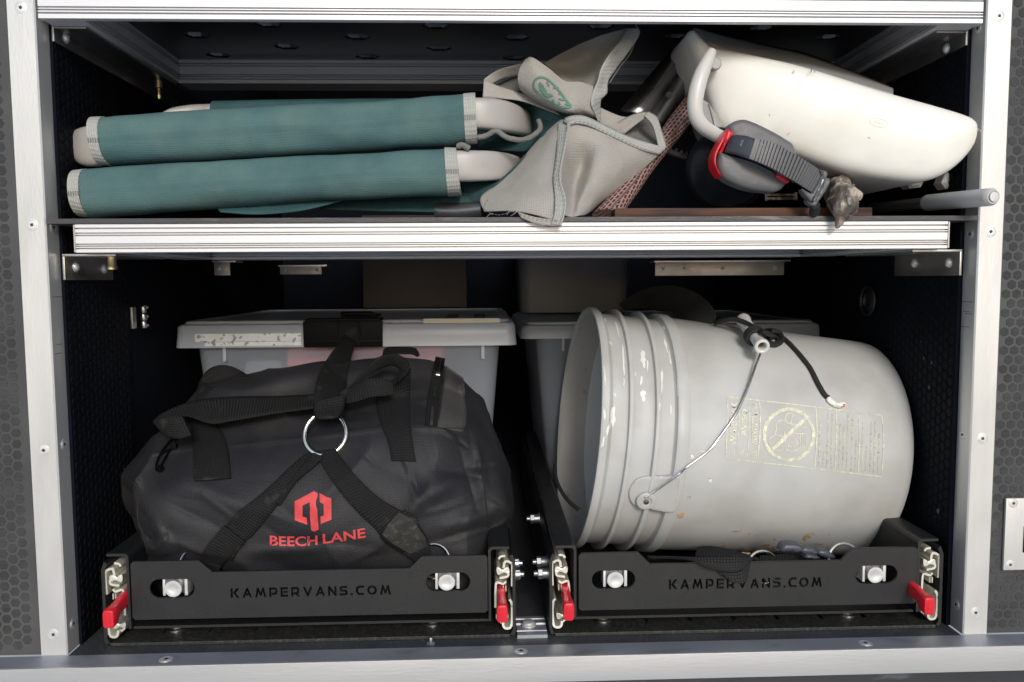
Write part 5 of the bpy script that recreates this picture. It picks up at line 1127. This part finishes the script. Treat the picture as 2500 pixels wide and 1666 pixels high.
patch('hem', [QL('A3', [(715, 775, .040), (735, 750, .036), (790, 735, .033), (860, 742, .032), (960, 788, .034), (1100, 855, .036), (1220, 900, .038), (1376, 944, .0445)]), QL('A3', [(762, 805, .024), (775, 790, .023), (810, 785, .025), (880, 800, .027), (960, 838, .030), (1080, 893, .031), (1200, 950, .034), (1330, 990, .044)])], M['trim'], CH, .0012, 8, 4)
patch('hem', [QL('A3', [(425, 1350, -.003), (560, 1390, -.008), (690, 1400, -.0095)]), QL('A3', [(450, 1392, -.004), (560, 1430, -.009), (706, 1444, -.011)])], M['canvas'], CH, .0012, 6, 3)
patch('canvas_pocket', [QL('A3', [(940, 680, .060), (1090, 742, .068), (1180, 735, .07)]), QL('A3', [(950, 770, .055), (1020, 795, .06), (1080, 800, .06)]), QL('A3', [(960, 800, .05), (1040, 830, .052), (1110, 850, .052)])], M['canvas'], CH, .0011, 6, 6)
patch('pocket_lining', [QL('A3', [(1060, 830, .075), (1180, 750, .08), (1290, 730, .08)]), QL('A3', [(1120, 860, .06), (1230, 850, .085), (1340, 850, .075)]), QL('A3', [(1180, 890, .05), (1270, 930, .055), (1370, 940, .05)])], M['lining'], CH, .0011, 7, 7)
patch('hem', [QL('A3', [(1030, 808, .060), (1110, 755, .066), (1190, 722, .068), (1275, 712, .068)]), QL('A3', [(1112, 850, .052), (1170, 802, .058), (1220, 765, .062), (1268, 740, .064)])], M['canvas'], CH, .0012, 6, 4)
patch('hem', [QL('A3', [(1255, 712, .067), (1315, 745, .062), (1350, 840, .055), (1378, 938, .0475)]), QL('A3', [(1240, 738, .060), (1285, 790, .056), (1310, 860, .051), (1325, 935, .0465)])], M['trim'], CH, .0012, 6, 4)
patch('canvas_pocket', [QL('A3', [(595, 405, .090), (700, 350, .085), (850, 273, .080), (990, 216, .070), (1130, 178, .062)]), QL('A3', [(660, 455, .088), (760, 420, .098), (880, 370, .090), (990, 320, .070), (1105, 250, .055)]), QL('A3', [(725, 520, .070), (820, 525, .078), (915, 553, .060), (965, 455, .052), (1010, 400, .048)])], M['canvas'], CH, .0011, 8, 9, wr=.002, ws=50)
def stitch(pts, dy, gap=.0042, ln=.0026, mt='trim'):
    c = crv(QL('A3', [(a, b, y-dy) for a, b, y in pts]), 12); L = [0]
    for i in range(1, len(c)): L.append(L[-1]+(c[i]-c[i-1]).length)
    m = MB(); t = 0
    def at(t):
        i = 0
        while i < len(L)-2 and L[i+1] < t: i += 1
        return c[i].lerp(c[i+1], (t-L[i])/max(1e-9, L[i+1]-L[i]))
    while t+ln < L[-1]: m.tube([at(t), at(t+ln)], .00032, 5, sm=1); t += gap
    tag(m.out('stitching', M[mt], CH), kind='stuff')
stitch([(742, 800, .026), (730, 890, .0145), (706, 1020, .003), (692, 1140, -.004), (724, 1262, -.010), (722, 1350, -.0135), (696, 1432, -.0145)], .0016, mt='lining')
stitch([(690, 790, .040), (684, 900, .024), (676, 1010, .010), (660, 1130, .002), (668, 1250, -.006), (666, 1350, -.011)], .0016, mt='lining')
stitch([(765, 795, .024), (812, 777, .025), (880, 790, .027), (965, 830, .030), (1085, 885, .031), (1200, 940, .034), (1330, 982, .042)], .0022, mt='lining')
stitch([(240, 1270, .030), (215, 1330, .024), (300, 1372, .010), (420, 1352, -.004), (560, 1400, -.0095), (690, 1408, -.0115)], .0016, mt='lining')
for th_ in ([(360, 1372, .0), (372, 1350, -.003), (400, 1345, -.004), (430, 1338, -.004)], [(385, 1378, -.001), (410, 1362, -.006), (425, 1345, -.006)], [(575, 1452, -.012), (584, 1440, -.013), (592, 1432, -.012)], [(232, 1385, .018), (250, 1368, .015), (270, 1366, .012)], [(1192, 188, .060), (1186, 165, .060), (1178, 160, .060)]):
    m = MB(); m.tube(QL('A3', th_), .00035, 5, sm=6); m.out('loose_thread', M['trim'], CH)
LP = [QL('A3', [(476, 378, .050), (520, 366, .042), (620, 430, .040), (730, 515, .040), (830, 522, .046), (914, 550, .046)]), QL('A3', [(434, 450, .048), (530, 470, .036), (640, 530, .033), (740, 590, .034), (830, 610, .036), (905, 620, .040)]),
      QL('A3', [(430, 540, .052), (520, 600, .044), (630, 660, .038), (740, 700, .031), (830, 690, .036), (925, 720, .043)]), QL('A3', [(462, 600, .072), (560, 660, .062), (680, 710, .052), (790, 740, .046), (860, 738, .046), (952, 766, .050)])]
lpo = patch('printed_panel', LP, M['canvas'], CH, .0011, 9, 9)
gg = grid(LP, 9, 9); vv, ff, _ = gridmesh(gg); LT_ = BVHTree.FromPolygons(vv, ff)
patch('hem', [QL('A3', [(1120, 180, .062), (1198, 178, .066)]), QL('A3', [(1075, 270, .052), (1205, 225, .064)]), QL('A3', [(1000, 365, .046), (1135, 335, .058)]), QL('A3', [(962, 440, .044), (1060, 440, .060)]), QL('A3', [(940, 520, .042), (1008, 520, .056)]), QL('A3', [(905, 600, .038), (1000, 595, .052)]), QL('A3', [(902, 670, .038), (962, 640, .050)]), QL('A3', [(930, 740, .043), (958, 720, .052)]), QL('A3', [(948, 775, .046), (960, 768, .052)])], M['trim'], CH, .0012, 5, 7, wr=.003, ws=90)
patch('hem', [QL('A3', [(1180, 250, .066), (1140, 345, .062), (1075, 430, .064), (1010, 530, .062)]), QL('A3', [(1150, 300, .075), (1100, 400, .075), (1050, 470, .075), (1000, 545, .07)])], M['lining'], CH, .001, 6, 4, wr=.003, ws=120)
patch('side_loop', [QL('A3', [(214, 505, .060), (300, 450, .068), (380, 425, .072), (452, 408, .074)]), QL('A3', [(250, 545, .064), (320, 510, .074), (385, 492, .080), (445, 482, .082)])], M['canvas'], CH, .0012, 7, 4)
patch('side_loop', [QL('A3', [(214, 505, .060), (300, 545, .064), (440, 590, .066), (620, 650, .062)]), QL('A3', [(205, 622, .056), (350, 630, .058), (480, 650, .060), (700, 735, .056)])], M['canvas'], CH, .0012, 7, 5)
patch('loop_lining', [QL('A3', [(290, 545, .085), (380, 500, .09), (450, 480, .09)]), QL('A3', [(400, 590, .075), (450, 580, .08), (520, 600, .08)])], M['lining'], CH, .001, 5, 4)
GR = []
def gl_(pts, w, closed=False):
    p = crv([Vector((a, b, 0)) for a, b in pts], 5, closed); n_ = len(p)
    for i in range(n_ if closed else n_-1):
        a, b = p[i], p[(i+1) % n_]; t_ = (b-a).normalized(); s__ = Vector((-t_.y, t_.x, 0))*w/2; GR.append([a+s__, b+s__, b-s__, a-s__])
gl_([(530, 560), (540, 508), (590, 492), (650, 530), (705, 595), (752, 655), (768, 682), (700, 680), (630, 650), (570, 605)], 12, True)
for a in (((615, 520), (628, 550)), ((655, 560), (690, 560)), ((690, 600), (712, 592)), ((690, 630), (736, 640)), ((650, 635), (655, 655)), ((690, 650), (695, 676)), ((730, 660), (760, 670))): gl_(list(a), 10)
v = []; f = []
for q in GR: k = len(v); v += [drape('A3', a.x, a.y, .0012, .04, LT_) for a in q]; f.append((k, k+1, k+2, k+3))
for poly in ([(562, 540), (570, 522), (590, 545), (612, 580), (618, 608), (590, 600), (570, 572)], [(600, 600), (640, 600), (655, 612), (630, 620), (605, 615)]):
    k = len(v); v += [drape('A3', a, b, .0012, .04, LT_) for a, b in poly]; f.append(tuple(range(k, k+len(poly))))
obj('green_emblem', v, f, M['green'], CH, False)
# rolled net
loft('rolled_net', [(Q('A3', *a, y), Q('A3', *b, y), .011) for a, b, y in (((905, 1365), (1082, 1385), .030), ((1060, 1200), (1190, 1240), .045), ((1180, 1075), (1295, 1085), .058), ((1360, 805), (1440, 905), .085), ((1520, 590), (1565, 735), .11), ((1600, 470), (1680, 600), .13))],
     M['net'], None, 28, 1.0, 8, label='roll of brown open-weave netting leaning between grey pocket and white tub', cat='net')
# dark steel channel with holes
t = empty('steel_channel', Q('A3', 1400, 500, .14), 'dark steel channel with round holes leaning behind the rolled net', 'channel')
a_ = [(1480, 225), (1528, 262), (1560, 320), (1588, 372), (1606, 450)]; b_ = [(1085, 700), (1195, 720), (1245, 760), (1300, 800), (1345, 812)]; yy = [.165, .150, .158, .146, .160]
for i, nm in ((0, 'outer_flange'), (1, 'web_plate'), (2, 'inner_web_plate'), (3, 'inner_flange')):
    patch(nm, [[Q('A3', *a_[i], yy[i]), Q('A3', *b_[i], yy[i]-.06)], [Q('A3', *a_[i+1], yy[i+1]), Q('A3', *b_[i+1], yy[i+1]-.06)]], M['steel_d'] if i in (1, 3) else M['steel'], t, .002, 8, 2)
for x, y, yy_ in ((1566, 404, .1500), (1394, 607, .1180)):
    m = MB(); m.lathe([(.0036, 0), (.0036, .0006), (.003, .0008)], Q('A3', x, y, yy_-.010), (CAM-Q('A3', x, y, .14)), 20); m.out('hole_shade_disc', M['recess'], t)  # dark disc laid on the plate, painting the shade of a hole

# ------------------------------------------------------------------ white tub
TB = empty('plastic_tub', Q('A4', 1100, 650, .03), 'white plastic tub tipped on its side at the right end of the shelf', 'tub')
def ty(x, y): return .056-(x-195)/1712*.070+(abs(y-650)/400)*.004
OL = [(352, 264), (500, 292), (680, 330), (850, 370), (1080, 437), (1300, 506), (1500, 560), (1700, 613), (1830, 652), (1885, 680), (1907, 730), (1882, 830), (1800, 930), (1700, 1005), (1600, 1043), (1500, 1052), (1300, 1030), (1150, 1000), (1000, 962), (850, 905), (700, 850), (560, 800), (440, 770), (392, 738), (350, 650), (318, 540), (290, 450), (262, 370), (228, 290), (196, 205), (206, 168), (240, 166), (300, 228)]
m = MB(); slab(m, [Q('A4', x, y, ty(x, y)) for x, y in OL], (0, 1, 0), .11, .011, .007, sm=3, steps=7, mid=Q('A4', 1080, 690, ty(1080, 690)-.004)); tb = m.out('tub_body', M['white'], TB, angle=60)
TT = BVHTree.FromPolygons(m.v, m.f)
patch('rim_shade_band', [QL('A4', [(228, 158, .075), (380, 198, .090), (620, 256, .10), (860, 312, .10), (1100, 398, .10), (1380, 512, .085)]), QL('A4', [(x_, y_, ty(x_, y_)+.010) for x_, y_ in [(300, 245), (420, 300), (620, 345), (860, 398), (1100, 468), (1380, 548)]])], M['tubgrey'], TB, .003, 8, 5)  # receding upper side of the white tub, its shade painted grey
patch('folded_maroon_cloth', [QL('A4', [(360, 194, .12), (480, 222, .125), (700, 272, .13), (860, 305, .13), (1000, 355, .13), (1180, 425, .12), (1360, 498, .11)]), QL('A4', [(360, 215, .10), (480, 250, .10), (700, 300, .105), (860, 335, .105), (1000, 380, .105), (1180, 450, .10), (1360, 515, .09)])], M['maroon'], None, .006, 6, 4, wr=.003, ws=90, label='dark maroon cloth showing along the top edge of the white tub', cat='cloth')
m = MB(); m.tube(QL('A4', [(328, 300, .030), (306, 345, .026), (272, 420, .022), (246, 500, .020), (230, 590, .020), (236, 670, .021), (272, 730, .024), (330, 772, .030), (400, 808, .036)]), [.0046, .0060, .0072, .0078, .0076, .0072, .0070, .0068, .0066], 16, sm=6); m.out('handle', mat('tub_handle', (.56, .55, .52), .35, 0, .04, 20, .03, 150), TB)
m = MB(); m.lathe([(.0062, 0), (.0062, .006), (.005, .0075)], Q('A4', 338, 380, .042), (0, -1, 0), 20); m.out('handle_pivot', M['tubgrey'], TB)
for tri in ([(255, 560, .045), (312, 600, .05), (348, 738, .045), (275, 700, .04)], [(312, 600, .046), (340, 640, .046), (395, 735, .046), (350, 742, .042)]):
    m = MB(); slab(m, QL('A4', tri), (0, 1, 0), .012, .001, 0, sm=0); m.out('rib', M['tubgrey'], TB)
def tl(pts, w, closed, out_):
    p = crv([Vector((a, b, 0)) for a, b in pts], 4, closed); n_ = len(p)
    for i in range(n_ if closed else n_-1):
        a, b = p[i], p[(i+1) % n_]; t_ = (b-a).normalized(); s__ = Vector((-t_.y, t_.x, 0))*w/2; out_.append([a+s__, b+s__, b-s__, a-s__])
qq = []; tl([(1295+52*math.cos(a), 712+24*math.sin(a)+8*math.cos(a)) for a in [2*math.pi*k/16 for k in range(16)]], 5, True, qq); tl([(1340+10*math.cos(a), 628+10*math.sin(a)) for a in [2*math.pi*k/10 for k in range(10)]], 4, True, qq)
v = []; f = []
for q in qq: k = len(v); v += [drape('A4', a.x, a.y, .0004, .0, TT) for a in q]; f.append((k, k+1, k+2, k+3))
emb = mat('emboss_shade', (.62, .60, .52), .4); obj('emboss_shade_ring', v, f, emb, TB, False)  # shading of the embossing painted flat in darker off-white
dtext('emboss_shade_letters', 'OXO', 'A4', [(1268, 716), (1298, 722), (1326, 728)], [(0, -18)]*3, emb, TB, .0004, .0, TT)
splat_ = BB
def scuff(specs, mat_, bt, z, par, nm='scuff_mark', off=.0004):
    v = []; f = []
    for x, y, rx, ry, r in specs:
        k0 = len(v); v.append(drape(z, x, y, off, 0, bt)); s0 = random.random()*30
        for k in range(12):
            a = 2*math.pi*k/12; w = .8+.5*noise.noise(Vector((math.cos(a)*2+s0, math.sin(a)*2, 0))); v.append(drape(z, x+rx*w*math.cos(a)*math.cos(r)-ry*w*math.sin(a)*math.sin(r), y+rx*w*math.cos(a)*math.sin(r)+ry*w*math.sin(a)*math.cos(r), off, 0, bt))
        f += [(k0, k0+1+k, k0+1+(k+1) % 12) for k in range(12)]
    return tag(obj(nm, v, f, mat_, par, False), kind='stuff')
scuff([(662, 668, 4, 10, .3), (1872, 752, 3, 10, .2), (1885, 760, 3, 9, .2), (800, 420, 8, 14, .5), (905, 410, 3, 18, .1), (925, 415, 3, 14, .1), (1240, 800, 10, 4, .3), (770, 778, 5, 18, .9)], mat('tub_scuffs', (.45, .42, .34), .6), TT, 'A4', TB)

# ------------------------------------------------------------------ strap clip in front of tub
C4 = 'C4'; KY = -.004
def QC(z, pts, Y=None): return [Q(z, p[0], p[1], (p[2] if Y is None else Y)-.016) for p in pts]
CL = empty('ratchet_clip', Q(C4, 900, 500, KY), 'dark grey ratchet clip with ribbed strap and red shell below the white tub', 'clip')
m = MB(); slab(m, QC(C4, [(655, 162), (700, 88), (790, 52), (870, 52), (1000, 100), (1200, 200), (1340, 285), (1410, 340), (1450, 470), (1440, 600), (1300, 640), (1000, 560), (760, 400)], .014), (0, 1, 0), .012, .005, .001, sm=3); m.out('upper_pad', M['clip'], CL)
m = MB(); slab(m, QC(C4, [(560, 432), (600, 435), (700, 470), (880, 520), (1000, 565), (1150, 640), (1205, 680), (1240, 720), (1320, 780), (1300, 830), (1210, 884), (1080, 882), (900, 855), (740, 800), (620, 735), (560, 670), (530, 580), (535, 500)], .004), (0, 1, 0), .018, .005, .001, sm=3); m.out('lower_pad', M['clip'], CL)
m = MB(); slab(m, QC(C4, [(636, 172), (655, 176), (588, 325), (528, 440), (512, 520), (524, 600), (582, 712), (540, 670), (500, 600), (486, 520), (500, 430), (560, 310)], .000), (0, 1, 0), .02, .0015, 0, sm=2); m.out('red_shell', M['red'], CL)
m = MB(); slab(m, QC(C4, [(650, 172), (715, 208), (668, 270), (622, 350), (586, 432), (545, 440), (600, 330)], .010), (0, 1, 0), .010, .001, 0, sm=0); m.out('red_shell', M['red'], CL)
m = MB(); slab(m, QC(C4, [(1215, 668), (1290, 700), (1366, 742), (1345, 785), (1300, 785), (1195, 710)], .002), (0, 1, 0), .012, .0015, 0, sm=0); m.out('red_tab', M['red'], CL)
SA = [(668, 262, .006), (720, 236, .001), (850, 244, -.006), (960, 278, -.010), (1100, 302, -.012), (1250, 362, -.012), (1400, 448, -.010), (1550, 540, -.006), (1650, 606, .000), (1735, 672, .004)]
SB = [(602, 432, .006), (690, 450, .001), (800, 478, -.006), (890, 508, -.010), (1020, 560, -.012), (1160, 625, -.012), (1300, 708, -.010), (1430, 782, -.006), (1520, 840, .000), (1610, 900, .004)]
strap('ribbed_strap', crv(QC(C4, SA), 6), crv(QC(C4, SB), 6), M['clipc'], CL, .003, 1, 4)
a1 = crv(QC(C4, SA[3:]), 8); b1 = crv(QC(C4, SB[3:]), 8); N_ = len(a1)
for i in range(1, N_-1, 2):
    p0, p1 = a1[i], b1[i]; mid = (p0+p1)/2; ex = (p1-p0)/2; tt = ((a1[i+1]+b1[i+1])-(a1[i-1]+b1[i-1])).normalized()*.0013; nz_ = ex.cross(tt).normalized()*.0011
    m = MB(); m.obox(mid+(CAM-mid).normalized()*.0008, ex, tt, nz_, .0006); m.out('strap_rib', M['clip'], CL)
m = MB(); slab(m, QC(C4, [(1690, 640), (1740, 638), (1792, 656), (1788, 720), (1700, 850), (1620, 1000), (1570, 960), (1512, 890), (1508, 850), (1606, 905), (1650, 850), (1735, 690)], -.002), (0, 1, 0), .010, .002, 0, sm=2); m.out('end_frame', M['clip'], CL)
m = MB(); slab(m, QC(C4, [(1786, 725), (1830, 768), (1780, 870), (1700, 990), (1652, 1056), (1575, 1025), (1560, 975), (1625, 1000), (1700, 870)], .001), (0, 1, 0), .009, .002, 0, sm=2); m.out('end_frame', M['clip'], CL)
m = MB(); slab(m, QC(C4, [(1735, 740), (1755, 750), (1655, 985), (1630, 990), (1680, 860)], -.0035), (0, 1, 0), .003, .0008, 0, sm=0); m.out('end_pin', M['steel_d'], CL)
m = MB(); m.tube(QC(C4, [(1650, 1040, .004), (1645, 1080, .008), (1632, 1135, .014)]), .0045, 10); m.out('end_cord', M['cord'], CL)
# black rolled cloth behind it
m = MB(); c = Q(C4, 640, 640, .045); dr = (Q(C4, 560, 620, .20)-c).normalized()
m.lathe([(.002, -.002), (.024, -.004), (.036, -.002), (.0405, .004), (.042, .014), (.042, .10), (.042, .16), (.030, .165)], c, dr, 48); m.out('cloth_roll', M['darkcloth'], None, label='black foam roll standing behind the ratchet clip', cat='roll')
# driftwood
DW = empty('driftwood', Q(C4, 1980, 1000, -.01), 'gnarled grey stick with a broken spiky end hanging over the shelf edge', 'stick')
dsp = lambda p: 1+.50*noise.noise(p*70)+.24*ridged(Vector((p.x*210, p.y*150, p.z*60)))+.09*ridged(p*330)
m = MB(); m.tube(QL(C4, [(1900, 690, .10), (1890, 780, .075), (1900, 860, .045), (1950, 930, .012), (1985, 985, -.004), (1975, 1060, -.010), (1950, 1130, -.012), (1935, 1190, -.0125), (1915, 1250, -.0130), (1895, 1308, -.0135)]), [.008, .0095, .0105, .0112, .0112, .0100, .0070, .0044, .0032, .001], 36, sm=8, disp=dsp); m.out('twisted_stem', M['drift'], DW, angle=80)
m = MB(); m.tube(QL(C4, [(1960, 930, -.006), (2030, 915, -.010), (2090, 920, -.012), (2135, 950, -.012), (2125, 960, -.012)]), [.006, .0055, .0045, .0038, .002], 18, sm=6, disp=dsp); m.out('knob', M['drift'], DW, angle=80)
m = MB(); m.tube(QL(C4, [(1900, 770, .07), (1950, 730, .065), (1985, 745, .06), (1995, 770, .06)]), [.005, .004, .004, .003], 14, sm=5, disp=dsp); m.out('knob', M['drift'], DW, angle=80)
# board lying on the shelf
a = P(1500, 509, .012); b = P(2128, 505, .012)
m = MB(); m.box(a.x, b.x, .010, .13, 1.3589, a.z, .0015); m.out('wooden_board', M['wood'], None, label='thin reddish wooden board lying flat along the shelf edge', cat='board')
# small dark spindle
t = empty('wire_spindle', Q(C4, 1250, 950, .12), 'small dark brown wire frame in the gap under the ratchet clip', 'frame')
for pts in ([(1080, 895), (1085, 990)], [(1425, 895), (1430, 985)], [(1085, 925), (1425, 925)], [(1085, 968), (1425, 965)]):
    m = MB(); m.tube(QL(C4, pts, .11), .0016, 8, sm=2); m.out('rod', M['drift'], t)
# white comb strip behind
t = empty('toothed_strip', Q('A3', 1500, 990, .17), 'pale toothed plastic strip in the dark behind the rolled net', 'strip')
m = MB(); pts = crv(QL('A3', [(1360, 955, .16), (1440, 985, .165), (1520, 1008, .17), (1585, 1015, .17)]), 5)
m.tube(pts, .0035, 8, sm=1)
m.out('strip', M['tubgrey'], t)
for i in range(1, len(pts)-1, 2): m = MB(); m.obox(pts[i]+Vector((0, 0, .0042)), Vector((.0012, 0, 0)), Vector((0, .001, 0)), Vector((0, 0, .0022))); m.out('tooth', M['tubgrey'], t, False)
# pale rod poking out at the right
RD = empty('pale_rod', Q('A4', 1750, 1160, .0), 'pale grey enamelled rod poking out past the right post', 'rod')
ra = Q('A4', 1960, 1142, -.034); rb = Q('A4', 1572, 1178, .055); ax_ = (rb-ra)
m = MB(); m.lathe([(.0050, .0006), (.0056, -.0004), (.0064, -.0004), (.0080, .0022), (.0083, .0045), (.0083, ax_.length-.003), (.0075, ax_.length)], ra, ax_, 32); m.out('rod_body', M['tube'], RD)
m = MB(); m.lathe([(.0046, -.0008), (.0044, -.0014), (.001, -.0016)], ra, ax_, 24); m.out('rod_plug', M['bolt'], RD)
m = MB(); m.lathe([(.0055, ax_.length), (.0055, ax_.length+.004), (.0058, ax_.length+.006), (.0058, ax_.length+.09)], ra, ax_, 24); m.out('rod_core', M['steel_d'], RD)
# grey clamp bracket beside it
t = empty('grey_clamp', Q('A4', 1780, 1020, .03), 'grey plastic clamp half hidden under the tub beside the right post', 'clamp')
for pts, y in (([(1690, 1000), (1790, 950), (1800, 1000), (1800, 1080), (1780, 1095), (1690, 1095), (1665, 1060)], .045), ([(1780, 950), (1878, 955), (1884, 1000), (1875, 1028), (1790, 1030)], .036), ([(1450, 1052), (1562, 1050), (1545, 1085), (1480, 1092)], .07)):
    m = MB(); slab(m, QL('A4', pts, y), (0, 1, 0), .016, .002, .0005, sm=0); m.out('jaw', M['tube'], t)

# ------------------------------------------------------------------ small marks and remnants
def onx(u, v, x): d = ray(u, v); return CAM+d*(x/d.x)
posts = [o for o in COL.objects if o.name.startswith('corner_post')]
for o, xf, zs_ in ((posts[0], -.4011, (1.2868, 1.2420, 1.2335)), (posts[1], .4754, (1.2757, 1.2660, 1.2640, 1.2510))):
    m = MB()
    for i, z in enumerate(zs_): m.box(min(xf, xf+(.0001 if xf < 0 else -.0001)), max(xf, xf+(.0001 if xf < 0 else -.0001)), .004+.004*(i % 2), .0215-.003*(i % 3), z, z+.00045)
    tag(m.out('scratch', M['recess'], o, False), kind='stuff')
wr_ = bpy.data.objects['wall_right']; m = MB()
for u, v, r in ((uv('A8', 1355, 615)[0], uv('A8', 1355, 615)[1], .0016), (uv('A8', 1398, 640)[0], uv('A8', 1398, 640)[1], .0018), (uv('A8', 1385, 775)[0], uv('A8', 1385, 775)[1], .0020), (uv('B4', 1490, 300)[0], uv('B4', 1490, 300)[1], .0030), (uv('A8', 1340, 525)[0], uv('A8', 1340, 525)[1], .0009)):
    p = onx(u, v, XR-.0012); k = 9; vs = [Vector((XR-.0012, p.y+r*(.6+.6*random.random())*math.cos(2*math.pi*i/k), p.z+r*1.3*(.6+.6*random.random())*math.sin(2*math.pi*i/k))) for i in range(k)]
    m.add(vs, [list(range(k))])
tag(m.out('dried_speck', M['shelf'], wr_, False), kind='stuff')
m = MB(); zl = zt+.0020
for fx in (.80, .89): xx = P(398*1.0625, 770*1.0625, BY).x*(1-fx)+P(1187*1.0625, 770*1.0625, BY).x*fx; m.box(xx-.008, xx+.008, BY+.035, BY+.20, zl, zl+.0006)
tag(m.out('lid_tape', mat('brown_tape', (.16, .13, .10), .5), LB, False), kind='stuff')
